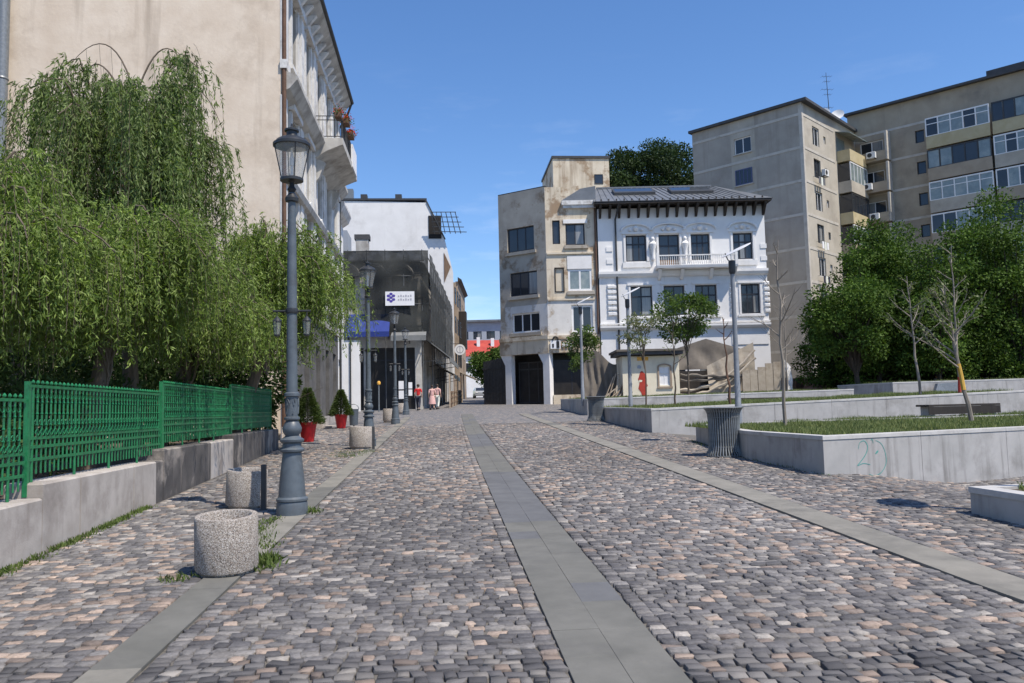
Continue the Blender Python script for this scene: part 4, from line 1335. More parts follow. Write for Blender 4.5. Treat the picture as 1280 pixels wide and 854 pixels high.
# timber terrace railing and posts outside the shops
t = thing("terrace_railing", "weathered timber terrace railing in front of the dark shops", "railing", (-.4, 63, gz(0, 63)))
MT = MS
for k in range(11):
    u = 2.2 + k * 1.9
    z_ = gz(0, 59 + u)
    MB(MT).box(u - .05, u + .05, -1.9, -1.8, z_ - .05, z_ + (2.5 if k % 3 == 0 else 1.2)).build("post", "wood_brown" if k % 2 else "wood_pale", t)
for z_ in (.35, .75, 1.12):
    MB(MT).bar((2.2, -1.85, gz(0, 61) + z_), (21.2, -1.85, gz(0, 80) + z_), .05, .1).build("rail", "wood_brown", t)
# round hanging sign
t = thing("hanging_sign", "round white hanging sign with a ring pattern above the narrow street", "sign", (1.55, 76, 7.2))
b = MB(Matrix.Translation((1.55, 76, 7.2)) @ Matrix.Rotation(R(90), 4, 'X')); b.lathe([(.5, -.04), (.5, .04)], 24); b.build("disc", "banner_white", t)
b = MB(Matrix.Translation((1.55, 76, 7.2)) @ Matrix.Rotation(R(90), 4, 'X')); b.lathe([(.34, -.02), (.34, .046), (.27, .046), (.27, -.02)], 24, cap=False)
for k in range(4): b.box(-.03 + .0, .03, -.30, .30, .042, .046) if k == 0 else None
b.build("printed_ring", "print_grey", t)
MB().bar((.7, 76, 7.75), (1.6, 76, 7.75), .05).build("bracket", "metal_dark", t)

# white tall building behind, with chamfered street edge
wt = thing("white_apartment_house", "tall plain white building with sloped edge and metal pergola behind the netting", "building", (-4, 88, gz(0, 88)))
prof_w = [(-13, 2.0), (1.2, 2.0), (1.22, 16.4), (.38, 19.95), (-.53, 22.4), (-1.55, 24.05), (-13, 24.3)]
b = MB()
b.prism([(x, 88, z) for x, z in prof_w], (0, 10, 0)); b.build("wall", "plaster_clean", wt)
b = MB().box(-13, -1.5, 87.9, 98.1, 24.28, 24.5); b.build("roof_edge", "metal_dark", wt)
b = MB().bar((-1.5, 87.95, 24.15), (.42, 87.95, 20.0), .12, .12); b.build("roof_edge", "metal_dark", wt)
MB().box(-1.35, .02, 87.93, 88.0, 20.1, 22.6).build("recess", "interior_dark", wt)
MB().prism([(.25, 87.97, 18.6), (.95, 87.97, 17.0), (.25, 87.97, 15.3)], (0, -.03, 0)).build("recess", "wood_brown", wt)
pg = MB()
for k in range(5): pg.bar((-1.1 + k * .05, 87.0 + k * .1, 22.75 - k * .5), (1.6 + k * .28, 87.0 + k * .1, 22.75 - k * .52), .07)
for k in range(6): pg.bar((-1.0 + k * .5, 87.0, 22.8), (-.7 + k * .56, 87.4, 20.5), .06)
pg.build("pergola", "metal_dark", wt)
for k, x in enumerate((-10.6, -8.6, -4.9)):
    MB().box(x, x + (1.2 if k < 1 else .7), 88.5, 89.5, 24.5, 25.7 - .6 * (k > 0)).build("roof_unit", "galv_steel" if k == 0 else "metal_dark", wt)
wb = [(a, z) for a in range(3) for z in (6.5, 10.0, 13.2)]
MWs, LWs = face_matrix((1.24, 88.0), (2.3, 98.0), 0.0)
for a_, z in wb: window(wt, MWs, 1.0 + a_ * 3, z, 1.4, 1.8, 2, .7, "frame_dark", "glass_dark", y=-.04)

# brown house after it and the end of the street
bh = thing("brown_house", "narrow brown house with jutting bay on the left of the narrow street", "building", (2.0, 98.5, gz(0, 98)))
MBh, LBh = face_matrix((1.9, 98.6), (3.1, 113.0), 0.0)
bw = [(1 + k * 3.2, z, 1.3, 1.9) for k in range(4) for z in (6.4, 10.0, 13.3)]
wall_face(bh, MBh, LBh, 14.5, bw, "facade_brown", t=.3, z0=2.6)
for a_ in bw[:12]: window(bh, MBh, *a_, 2, .7, "frame_dark", "glass_dark", y=.12)
MB(MBh).box(-.0, LBh, .3, 9, 2.6, 17).build("body", "facade_brown", bh)
MB(MBh).prism([(-.2, 0, 17.0), (-.2, -.45, 17.3), (-.2, 0, 17.6)], (LBh, 0, 0)).build("eave", "wood_dark", bh)
MB(MBh).box(.4, 2.2, -.9, 0, 9.0, 13.5).build("bay", "wood_dark", bh)
for k in range(2):
    MB(MBh).prism([(1 + k * 5, 0, 6.2), (4.5 + k * 5, 0, 6.2), (4.5 + k * 5, -1.8, 5.4), (1 + k * 5, -1.8, 5.4)], (0, 0, .08)).build("awning", "tarp", bh)

fm = thing("far_modern_building", "pale blue grey modern building with flat roof at the end of the street", "building", (9, 170, gz(0, 170)))
MFm, LFm = face_matrix((2.5, 168), (22, 166), 0.0)
fmw = [(1 + k * 2.7, z, 1.7, 1.6) for k in range(6) for z in (8.2, 12.0, 16.0)]
wall_face(fm, MFm, LFm, 16.5, fmw, "facade_bluegrey", t=.3, z0=3)
for a_ in fmw: window(fm, MFm, *a_, 2, 0, "frame_dark", "glass_dark", y=.12)
MB(MFm).box(0, LFm, .3, 12, 3, 19.4).build("body", "facade_bluegrey", fm)
MB(MFm).box(-.4, LFm + .4, -.7, 12.4, 19.5, 19.9).build("roof", "roof_metal", fm)
MB(MFm).box(-.4, LFm + .4, -.4, -.02, 14.3, 14.9).build("ledge", "plaster_clean", fm)
rh = thing("red_roofed_house", "low white house with bright red tiled roof at the end of the street", "building", (8, 150, gz(0, 150)))
MB().box(3.0, 16.5, 149, 158, 3, 11.4).build("wall", "plaster_white", rh)
MB().prism([(2.6, 148.6, 11.35), (2.6, 153.5, 14.6), (2.6, 158.4, 11.35)], (14.4, 0, 0)).build("roof", "roof_tile_red", rh)
for k in range(3): MB().box(6.2 + k * 2.6, 6.8 + k * 2.6, 151.5, 152.1, 13.0, 15.0 - .2 * k).build("chimney", "plaster_white", rh)
for k in range(6): window(rh, Matrix.Translation((4 + k * 2, 149, 0)), 0, 8.6, 1.0, 1.5, 2, .7, "frame_dark", "glass_dark", y=-.04)
gk = thing("dark_kiosk", "small dark kiosk at the far end of the street", "kiosk", (8.4, 118, gz(0, 118)))
zk = gz(0, 118)
MB().box(7.6, 10.6, 118, 120.5, zk - .1, zk + 2.3).build("wall", "metal_rust", gk)
MB().box(7.3, 10.9, 117.6, 120.9, zk + 2.3, zk + 2.5).build("roof", "roof_dark", gk)
MB().box(8.2, 9.2, 117.95, 118.0, zk + .9, zk + 1.9).build("hatch", "interior_dark", gk)

# ================================================================== RIGHT: corner house with worn plaster
CZ = gz(8, 66)
CP = (8.42, 65.5)
ch = thing("worn_corner_house", "four storey corner house with flaking beige plaster and a shop below", "building", (CP[0], CP[1], CZ))
ML, LL = face_matrix((4.82, 68.4), CP, 0.0)
MR_, LR = face_matrix(CP, (12.52, 65.16), 0.0)
ZT = 19.6
# left (chamfered) face: three broad windows, storeys at world heights
lw = [(.85, 14.6, 2.65, 2.0), (1.05, 10.9, 2.65, 1.95), (1.15, 7.85, 2.7, 1.6)]
wall_face(ch, ML, LL, ZT - 10.05, lw[:2], "plaster_worn_grey", t=.35, z0=10.05)
wall_face(ch, ML, LL, 10.05 - 6.6, lw[2:], "plaster_peeling", t=.35, z0=6.6)
for k, a_ in enumerate(lw):
    window(ch, ML, *a_, 3, 0, "frame_white" if k == 2 else "frame_dark", "glass_dark", y=.16, fw=.11 if k < 2 else .12)
    MB(ML).box(a_[0] - .2, a_[0] + a_[2] + .2, -.18, 0, a_[1] - .30, a_[1] - .05).build("sill", "plaster_worn_grey", ch)
rw = [(.55, 14.85, .62, 1.95), (1.62, 14.75, 1.55, 1.75), (.72, 11.0, .62, 1.85), (1.72, 11.0, 1.9, 1.75), (1.92, 7.65, 1.7, 2.2)]
wall_face(ch, MR_, LR, 18.8 - 10.3, rw[:4], "plaster_worn", t=.35, z0=10.3)
wall_face(ch, MR_, LR, 10.3 - 6.6, rw[4:], "plaster_peeling", t=.35, z0=6.6)
window(ch, MR_, *rw[0], 1, 0, "frame_dark", "glass_dark", y=.16, fw=.1)
window(ch, MR_, *rw[1], 2, 0, "frame_dark", "glass_dark", y=.16, fw=.1)
b = MB(MR_).box(rw[2][0], rw[2][0] + .62, .1, .2, rw[2][1], rw[2][1] + 1.85); b.build("blind_window", "plaster_worn", ch)
b = MB(MR_)
u, z, w, h = rw[2]
b.box(u - .08, u, -.04, .1, z - .08, z + h + .08).box(u + w, u + w + .08, -.04, .1, z - .08, z + h + .08).box(u, u + w, -.04, .1, z + h, z + h + .08).box(u, u + w, -.04, .1, z - .08, z)
b.build("window_surround", "wood_dark", ch)
window(ch, MR_, *rw[3], 2, 0, "frame_white", "glass_teal", y=.02, fw=.16)
MB(MR_).box(1.68, 3.66, -.05, -.003, 12.78, 13.85).build("infill_panel", "plaster_clean", ch)
window(ch, MR_, *rw[4], 2, 0, "frame_white", "glass_dark", y=.12, fw=.16)
for a_, e in ((rw[1], .15), (rw[3], .12), (rw[4], .12)):
    MB(MR_).box(a_[0] - e, a_[0] + a_[2] + e + .1, -.22, 0, a_[1] - .32, a_[1] - .05).build("sill", "plaster_worn_grey", ch)
MB(MR_).box(1.45, 3.4, -.06, 0, 16.52, 16.85).build("lintel", "plaster_clean", ch)
b = MB(MR_).box(1.35, LR - .02, -.3, 0, 18.0, 18.35).box(1.45, LR - .02, -.2, 0, 17.75, 18.0); b.build("cornice", "moulding", ch)
MB(MR_).prism([(1.35, -.28, 18.36), (LR, -.28, 18.36), (LR, -.28, 19.5), (2.9, -.28, 19.3)], (0, 1.4, 0)).build("pediment", "roof_metal", ch)
b = MB(MR_).box(0, 1.3, -.0, .35, 18.8, ZT - .05); b.build("parapet", "plaster_worn", ch)
b = MB(ML).box(0, LL + .05, .0, .4, ZT, ZT + .08); b.build("parapet_cap", "metal_dark", ch)
for zz, e in ((10.25, .10), (14.0, .12)):
    MB(MR_).box(0.05, LR - .3, -e, 0, zz, zz + .16).build("string_course", "plaster_worn", ch)
b = MB(ML).box(-.0, LL + .12, -.28, 0, 7.15, 7.45).box(0, LL + .1, -.2, 0, 6.05, 7.15); b.build("shop_fascia", "plaster_worn", ch)
b = MB(MR_).box(-.02, LR, -.24, 0, 7.15, 7.42).box(0, LR, -.16, 0, 6.05, 7.15); b.build("shop_fascia", "plaster_worn", ch)
# solid core behind the skins (upper floors) and pillars with the recessed shop below
core = [ML @ Vector((0.0, .36, 0)), ML @ Vector((LL - .25, .36, 0)), MR_ @ Vector((.3, .36, 0)), MR_ @ Vector((LR, .36, 0)), MR_ @ Vector((LR, 9, 0)), ML @ Vector((0, 7, 0))]
MB().prism([(p.x, p.y, 6.1) for p in core], (0, 0, 12.6)).build("body", "plaster_worn_grey", ch)
MB().prism([(p.x, p.y + 1.6, CZ - .2) for p in core], (0, 0, 6.1 - CZ + .2)).build("shop_interior", "shop_dark", ch)
for M_, u in ((ML, .75), (ML, LL - .2), (MR_, LR - .3)):
    b = MB(M_).box(u - .3, u + .3, -.1, .45, CZ - .2, 6.05)
    b.prism([(u - .3, -.1, 6.04), (u - .3, -.1, 5.2), (u - .75, -.1, 6.04)], (0, .5, 0))
    b.build("pillar", "plaster_white", ch)
window(ch, ML, 1.1, CZ + .1, 2.9, 3.4, 3, .82, "metal_dark", "shop_dark", y=.9, fw=.1, name="shop_window")
window(ch, MR_, .4, CZ + .6, 2.9, 2.9, 2, 0, "frame_dark", "shop_dark", y=.7, fw=.08, name="shop_window")
MB(MR_).box(.3, LR - .5, .1, .6, CZ - .2, CZ + .7).build("shop_plinth", "plaster_worn", ch)
MB(MR_).tube([(LR - .1, -.1, 18.2), (LR - .1, -.1, 2)], .07, 8).build("downpipe", "metal_rust", ch)
# painted shop sign
t = thing("shop_sign", "black and white cut-out shop sign on the corner house fascia", "sign", tuple(MR_ @ Vector((1, -.3, 6.4))))
b = MB(MR_)
b.box(.15, .95, -.30, -.26, 6.35, 7.0); b.build("board", "banner_white", t)
b = MB(MR_)
pts = [(.55 + .22 * math.cos(a), -.315, 7.02 + .28 * math.sin(a)) for a in np.linspace(0, math.pi, 9)]
b.tube(pts, .06, 6); b.box(.28, .42, -.32, -.302, 6.45, 6.75); b.box(.62, .86, -.32, -.302, 6.40, 6.95); b.build("figure", "sign_black", t)
b = MB(MR_)
for k in range(3): b.box(1.1 + k * .28, 1.3 + k * .28, -.27, -.245, 6.5, 6.85)
b.build("letters", "banner_white", t)
# tall dark gate leaning against its left side
t = thing("street_gate", "tall dark sheet metal gate beside the worn corner house", "gate", (4.6, 68.2, gz(0, 68)))
for k in range(7):
    MB(ML).box(-1.9 + k * .32, -1.6 + k * .32, .05, .10, CZ - .1, 5.9 - .12 * (6 - k) * .3).build("sheet", "metal_dark", t)
for zz in (1.0, 3.0): MB(ML).box(-2.0, .35, .0, .04, CZ + zz, CZ + zz + .15).build("rail", "metal_dark", t)
MB(ML).box(.3, .42, -.06, .1, CZ - .1, 6.0).build("post", "metal_dark", t)
# plain block rising behind the corner house
t = thing("rear_block", "plain pale rendered rear block rising behind the worn corner house", "building", (10.5, 74, gz(0, 74)))
MB().box(10.35, 15.6, 74, 82, 2, 24.6).build("wall", "plaster_worn", t)
MB().box(10.25, 15.7, 73.9, 82.1, 24.6, 24.82).build("parapet_cap", "metal_dark", t)
window(t, Matrix.Translation((14.2, 74, 0)), 0, 22.2, .8, .9, 1, 0, "frame_dark", "glass_dark", y=-.04)

# ================================================================== RIGHT: white ornate town house
WP0, WP1 = (12.60, 65.0), (26.05, 63.88)
WZ = gz(19, 64.5)
wh = thing("white_town_house", "ornate white town house with dark bracketed eaves, balcony and grey metal roof", "building", (WP0[0], WP0[1], WZ))
MW, LW = face_matrix(WP0, WP1, 0.0)
px2u = lambda px: (px - 747.5) / 203.0 * LW
z_at = lambda y_: 1.6 + (507.4 - y_) * .0632
ZEave = z_at(251)
uw, lwn = [], []
for a, b_ in ((781, 806), (821, 846), (860, 883), (911, 935)):
    uw.append((px2u(a), z_at(323), px2u(b_) - px2u(a), z_at(289) - z_at(323)))
uw[1] = (uw[1][0], z_at(331), uw[1][2], z_at(289) - z_at(331))
for a, b_ in ((785, 811), (825, 850), (863, 889), (918, 941)):
    lwn.append((px2u(a), z_at(393), px2u(b_) - px2u(a), z_at(355) - z_at(393)))
gw = [(px2u(a), WZ + .5, 1.5, 2.6) for a in (785, 825, 865)]
wall_face(wh, MW, LW, ZEave - WZ, uw + lwn + gw, "plaster_clean", t=.4, z0=WZ - .2)
MB(MW).box(.02, LW - .02, .4, 8.6, WZ, ZEave - .1).build("body", "plaster_white", wh)
for k, a_ in enumerate(uw + lwn + gw):
    window(wh, MW, *a_, 3 if k not in (1, 4, 5) else 2, .66, "frame_dark", "glass_dark", y=.2, fw=.11, bars=0)
    if k == 1:
        MB(MW).box(a_[0] + .1, a_[0] + a_[2] - .1, .17, .196, a_[1] + .05, a_[1] + .6).build("door_panel", "wood_brown", wh)
# window surrounds with segmental pediments above the upper ones
for k, (u, z, w, h) in enumerate(uw):
    b = MB(MW)
    b.box(u - .18, u - .01, -.09, 0, z, z + h + .05).box(u + w + .01, u + w + .18, -.09, 0, z, z + h + .05)
    b.box(u - .3, u + w + .3, -.13, 0, z + h + .08, z + h + .22)
    wide = .55 if k in (1, 2) else .35
    pts = [(u + w / 2 + (w / 2 + wide) * math.cos(q), -.10, z + h + .35 + .55 * math.sin(q)) for q in np.linspace(0, math.pi, 13)]
    b.tube(pts, .09, 6)
    b.lathe([(.05, 0), (.2, .12), (.24, .3), (.12, .46), (.02, .5)], 8, (u + w / 2, -.06, z + h + .26))
    for s in (-1, 1): b.lathe([(.04, 0), (.14, .08), (.15, .2), (.03, .3)], 8, (u + w / 2 + s * .48, -.05, z + h + .28))
    b.build("window_surround", "plaster_clean", wh, smooth=True)
    if k in (0, 3):
        MB(MW).box(u - .3, u + w + .3, -.12, 0, z - .5, z - .08).build("apron_panel", "plaster_clean", wh)
for k, (u, z, w, h) in enumerate(lwn):
    b = MB(MW)
    b.box(u - .16, u - .01, -.07, 0, z, z + h + .05).box(u + w + .01, u + w + .16, -.07, 0, z, z + h + .05).box(u - .26, u + w + .26, -.12, 0, z + h + .07, z + h + .24)
    b.box(u - .3, u + w + .3, -.16, 0, z - .22, z - .06)
    b.build("window_surround", "plaster_clean", wh)
# caryatid busts between the upper windows
for px in (813.5, 852.5):
    u, z = px2u(px), z_at(322)
    b = MB(MW).lathe([(.12, 0), (.16, .1), (.12, .3), (.15, .75), (.26, 1.1), (.3, 1.3), (.2, 1.45), (.1, 1.5), (.1, 1.56), (.15, 1.64), (.16, 1.76), (.08, 1.88)], 10, (u, -.14, z))
    b.build("caryatid", "plaster_clean", wh, smooth=True)
# cornices
for zc_, hh, e in ((z_at(344), .52, .30), (z_at(411), .36, .34), (z_at(405), .2, .2)):
    MB(MW).prism([(-.05, 0, zc_), (-.05, -e * .6, zc_ + hh * .2), (-.05, -e, zc_ + hh * .6), (-.05, -e, zc_ + hh), (-.05, 0, zc_ + hh)], (LW + .1, 0, 0)).build("cornice", "plaster_clean", wh)
# rusticated quoins on the lower storey
for px in (757, 762, 905, 946):
    for k in range(6):
        u, z = px2u(px), z_at(394) + .1 + k * .44
        b = MB(MW); b._add([(u - .05, -.002, z), (u + .45, -.002, z), (u + .45, -.002, z + .34), (u - .05, -.002, z + .34),
                            (u + .03, -.14, z + .08), (u + .37, -.14, z + .08), (u + .37, -.14, z + .27), (u + .03, -.14, z + .27)],
                           [(0, 1, 5, 4), (1, 2, 6, 5), (2, 3, 7, 6), (3, 0, 4, 7), (4, 5, 6, 7)])
        b.build("quoin", "plaster_clean", wh)
for px in (757, 944):
    u, z = px2u(px), z_at(330) + .3
    for zz in (0, 1.0): MB(MW).box(u, u + .5, -.05, 0, z + zz, z + zz + .37).build("wall_panel", "plaster_clean", wh)
# balcony
u0, u1 = px2u(815), px2u(912)
bz = z_at(331)
bb = MB(MW).prism([(u0, 0, bz - .28), (u0, -1.0, bz - .24), (u0, -1.05, bz - .05), (u0, -1.05, bz), (u0, 0, bz)], (u1 - u0, 0, 0)).build("balcony", "plaster_clean", wh)
b = MB(MW)
k_ = int((u1 - u0) / .17)
for q in range(k_ + 1):
    b.lathe([(.02, 0), (.045, .15), (.02, .4), (.03, .72)], 5, (u0 + .08 + (u1 - u0 - .16) * q / k_, -.97, bz), cap=False)
b.box(u0, u1, -1.03, -.91, bz + .72, bz + .80)
b.box(u0, u0 + .2, -1.04, -.85, bz, bz + .95).box(u1 - .2, u1, -1.04, -.85, bz, bz + .95)
b.build("balustrade", "plaster_clean", bb, fix=False)
for px in (818, 845, 880, 908):
    u = px2u(px)
    MB(MW).prism([(u, 0, bz - 1.1), (u, -.25, bz - .95), (u, -.85, bz - .30), (u, 0, bz - .30)], (.25, 0, 0)).build("corbel", "plaster_clean", bb)
# eaves with dark brackets, roof with seams and skylights
MB(MW).box(-.25, LW + .35, -1.05, .2, ZEave - .02, ZEave + .14).build("eave_soffit", "wood_dark", wh)
for k in range(18):
    u = .12 + k * (LW - .3) / 17
    MB(MW).prism([(u, 0, ZEave - 1.0), (u, -.22, ZEave - .95), (u, -.88, ZEave - .22), (u, -.92, ZEave - .03), (u, 0, ZEave - .03)], (.17, 0, 0)).build("eave_bracket", "wood_dark", wh)
zr0, zr1, yr = ZEave + .16, ZEave + 2.75, 4.8
rf = MB(MW)
rf._add([(-.35, -1.1, zr0), (LW + .45, -1.1, zr0), (LW - 2.6, yr, zr1), (.1, yr, zr1), (-.35, 9, zr0), (LW + .45, 9, zr0)],
        [(0, 1, 2, 3), (1, 5, 2), (3, 2, 5, 4), (0, 3, 4)])
roof = rf.build("roof", "roof_metal", wh, fix=False)
b = MB(MW)
for k in range(26):
    u = .1 + k * (LW - 3.2) / 25
    b.bar((u * 1.22 - .3, -1.08, zr0 + .03), (u + .1, yr - .05, zr1 + .02), .035, .05)
b.build("roof_seam", "roof_metal", roof, fix=False)
for k in range(22):
    u = .2 + k * (LW - .6) / 21
    MB(MW).box(u, u + .1, -.98, -.86, zr0 + .0, zr0 + .22).build("snow_guard", "wood_dark", roof)
slope_v = Vector((0, yr + 1.1, zr1 - zr0)).normalized()
for a, b_ in ((772, 824), (843, 897)):
    ua, ub = px2u(a) * 1.0, px2u(b_) * .99
    f_ = lambda v: (-1.1 + (yr + 1.1) * v, zr0 + (zr1 - zr0) * v)
    (y0_, z0_), (y1_, z1_) = f_(.42), f_(.72)
    s_ = MB(MW).prism([(ua, y0_, z0_ + .02), (ub, y0_, z0_ + .02), (ub, y1_, z1_ + .02), (ua, y1_, z1_ + .02)], (0, -.03, .22)).build("skylight", "metal_dark", roof)
    MB(MW).prism([(ua + .15, y0_ + .1, z0_ + .27), (ub - .15, y0_ + .1, z0_ + .27), (ub - .15, y1_ - .1, z1_ + .21), (ua + .15, y1_ - .1, z1_ + .21)], (0, 0, .02)).build("pane", "glass_dark", s_)
MB(MW).box(.5, LW - 3, yr - .12, yr + .12, zr1 - .02, zr1 + .12).build("ridge_cap", "roof_metal", roof)
up = px2u(769)
MB(MW).tube([(up + .2, -.95, ZEave), (up + .1, -.5, ZEave - .7), (up, -.12, ZEave - 1.1), (up, -.12, WZ)], .075, 8).build("downpipe", "metal_dark", wh, smooth=True)
MB(MW).box(px2u(905), LW - .1, -.06, -.003, z_at(432), z_at(417)).build("apron_panel", "plaster_clean", wh)

# ================================================================== RIGHT: two concrete apartment blocks
BC = (32.2, 69.45)
BLp, BRp = (24.9, 78.1), (41.3, 77.5)
blk = thing("apartment_block", "grey panel apartment block with light bands and a windowless looking end wall", "building", (BC[0], BC[1], gz(32, 69)))
M1, L1 = face_matrix(BLp, BC, 0.0)
M2, L2 = face_matrix(BC, BRp, 0.0)
ZB = 28.4
SH = 3.02
levels = [ZB - 1.05 - k * SH for k in range(9)]       # top of each storey
wl_ = []
for k, zt in enumerate(levels):
    if zt - SH < 2: break
    wl_.append((4.55, zt - 2.2, 1.75, 1.5))
wall_face(blk, M1, 4.2, ZB - 1.8, [], "block_grey", t=.3, z0=1.8)
wall_face(blk, M1, 2.5, ZB - 1.8, wl_, "block_tan", t=.3, x0=4.2, z0=1.8)
wall_face(blk, M1, L1 - 6.7, ZB - 1.8, [], "block_grey", t=.3, x0=6.7, z0=1.8)
for k, a_ in enumerate(wl_):
    window(blk, M1, *a_, 2 if k != 1 else 4, 0 if k % 2 else .0, "frame_white" if k % 3 != 1 else "frame_blue", "glass_dark", y=.12 if k != 1 else -.05, fw=.09)
    MB(M1).box(4.3, 6.6, -.03, 0, a_[1] - 1.25, a_[1] + 2.0 - .25).build("wall_patch", "block_tan", blk) if False else None
    MB(M1).box(a_[0] - .12, a_[0] + a_[2] + .12, -.12, 0, a_[1] - .1, a_[1] - .005).build("sill", "block_band", blk)
ws_ = []
for k, zt in enumerate(levels):
    if zt - SH < 2: break
    ws_ += [(2.1, zt - 2.35, 1.45, 1.75), (4.5, zt - 1.75, .5, .7)]
wall_face(blk, M2, L2, ZB - 1.8, ws_, "block_tan", t=.3, z0=1.8)
for k, a_ in enumerate(ws_):
    window(blk, M2, *a_, 2 if k % 2 == 0 else 1, 0, "frame_white" if (k // 2) % 2 == 0 else "frame_dark", "glass_dark", y=.14, fw=.08)
for k, zt in enumerate(levels):
    if zt < 3: break
    MB(M1).box(.0, L1 + .02, -.035, 0, zt - .12, zt + .12).build("band", "block_band", blk)
    MB(M2).box(-.02, 6.9, -.035, 0, zt - .12, zt + .12).build("band", "block_band", blk)
MB(M1).box(L1 - .28, L1 + .04, -.04, 0, 1.8, ZB - .3).build("corner_band", "block_band", blk)
MB(M2).box(-.035, .28, -.042, 0, 1.8, ZB - .3).build("corner_band", "block_band", blk)
core = [M1 @ Vector((0, .3, 0)), M1 @ Vector((L1 - .3, .3, 0)), M2 @ Vector((.3, .3, 0)), M2 @ Vector((L2, .3, 0)), M2 @ Vector((L2, 10, 0)), M1 @ Vector((0, 12, 0))]
MB().prism([(p.x, p.y, 1.8) for p in core], (0, 0, ZB - 2.0)).build("body", "block_grey", blk)
b = MB()
e1 = [M1 @ Vector((-.25, -.3, 0)), M1 @ Vector((L1 + .3, -.3, 0)) + (M2 @ Vector((-.0, -.3, 0)) - M2 @ Vector((0, 0, 0))), M2 @ Vector((L2 + .25, -.3, 0)), M2 @ Vector((L2 + .2, 10, 0)), M1 @ Vector((-.2, 12, 0))]
b.prism([(p.x, p.y, ZB) for p in e1], (0, 0, .25)); b.build("roof", "roof_dark", blk)
# glazed balconies at the right end of the sunny face
for k, zt in enumerate(levels):
    if zt - SH < 2: break
    zb_ = zt - SH + .12
    par = ["parapet_yellow", "block_tan", "parapet_yellow", "parapet_brown"][k % 4]
    bl = MB(M2).box(7.4, 11.6, -1.25, 0, zb_ - .1, zb_ + .1).box(7.4, 11.6, -1.25, -1.17, zb_ + .1, zb_ + 1.0).box(7.4, 7.48, -1.17, 0, zb_ + .1, zb_ + 1.0).build("balcony", par, blk)
    if k != 0:
        b = MB(M2)
        for u in np.linspace(7.43, 11.57, 6): b.box(u - .04, u + .04, -1.24, -1.16, zb_ + 1.0, zb_ + 2.75)
        b.box(7.4, 11.6, -1.25, -1.15, zb_ + 2.7, zb_ + 2.8)
        b.build("glazing_frame", "frame_white" if k % 2 else "metal_dark", bl)
        MB(M2).box(7.45, 11.55, -1.215, -1.195, zb_ + 1.0, zb_ + 2.7).build("pane", "glass_teal" if k % 2 else "glass_dark", bl)
        MB(M2).box(7.43, 7.45, -1.15, -.05, zb_ + 1.0, zb_ + 2.7).build("pane", "glass_dark", bl)
    else:
        MB(M2).prism([(7.3, 0, zb_ + 2.9), (11.7, 0, zb_ + 2.9), (11.7, -1.4, zb_ + 2.5), (7.3, -1.4, zb_ + 2.5)], (0, 0, .06)).build("canopy", "glass_teal", bl)
        MB(M2).box(7.5, 9.3, -.05, -.01, zb_ + .2, zb_ + 2.4).build("pane", "glass_teal", bl)
# washing and small awnings on the sunny face
for k, (u, z, mm) in enumerate(((2.3, levels[1] - 2.9, "cloth_grey"), (2.3, levels[3] - 2.8, "banner_white"), (2.2, levels[4] - 2.9, "cloth_navy"))):
    c = M2 @ Vector((u, -.5, z))
    t = thing("washing_line", ["dark washing hung under the second window of the sunny block face", "white washing hung under a middle window of the sunny block face", "navy washing hung under a lower window of the sunny block face"][k], "washing", c, 0, "washing hung from the block windows")
    b = MB(M2)
    for v in (-.25, -.45): b.tube([(u - .5, v, z + .5), (u + 1.1, v, z + .5)], .012, 5)
    for uu in (-.5, 1.1): b.tube([(u + uu, 0, z + .5), (u + uu, -.5, z + .52)], .015, 5)
    b.build("rack", "metal_dark", t, fix=False)
    for q in range(3): MB(M2).box(u - .35 + q * .5, u + .02 + q * .5, -.46, -.44, z - .15 - .1 * (q % 2), z + .5).build("cloth", mm if q != 1 else "cloth_white", t)
# outdoor units and satellite dishes
def aircon(M, u, z, lb):
    c = M @ Vector((u, -.2, z))
    t = thing("air_conditioner", lb, "air conditioner", c, 0, "air conditioner units on the blocks")
    MB(M).bbox(u - .42, u + .42, -.42, -.1, z, z + .6, .02).build("case", "plastic_white", t)
    MB(M @ Matrix.Translation((u - .1, -.425, z + .3)) @ Matrix.Rotation(R(90), 4, 'X')).lathe([(.22, 0), (.22, .012), (.05, .02)], 14).build("fan_grille", "metal_dark", t)
    MB(M).box(u - .35, u - .3, -.4, 0, z - .06, z - .01).box(u + .3, u + .35, -.4, 0, z - .06, z - .01).build("bracket", "metal_dark", t)


aircon(M2, 3.9, levels[1] - 2.0, "air conditioner beside the second window from the roof of the grey block")
t = thing("rooftop_antenna", "tall thin television antenna mast on the grey block roof", "antenna", (36.2, 71.6, ZB + .2))
ax_, ay_ = 37.6, 75.0
b = MB().tube([(ax_, ay_, ZB), (ax_ - .15, ay_, ZB + 5.1)], [.05, .02], 6)
b.build("mast", "metal_dark", t)
for z_, L_ in ((4.7, .9), (4.2, .6), (3.4, 1.1), (2.9, .7), (1.6, .9)):
    b = MB().tube([(ax_ - .12 - L_ / 2, ay_, ZB + z_), (ax_ - .12 + L_ / 2, ay_, ZB + z_ + .03)], .014, 5)
    for q in range(4): b.tube([(ax_ - .12 - L_ / 2 + q * L_ / 3, ay_ - .3, ZB + z_), (ax_ - .12 - L_ / 2 + q * L_ / 3, ay_ + .3, ZB + z_)], .009, 4)
    b.build("element", "metal_dark", t, fix=False)
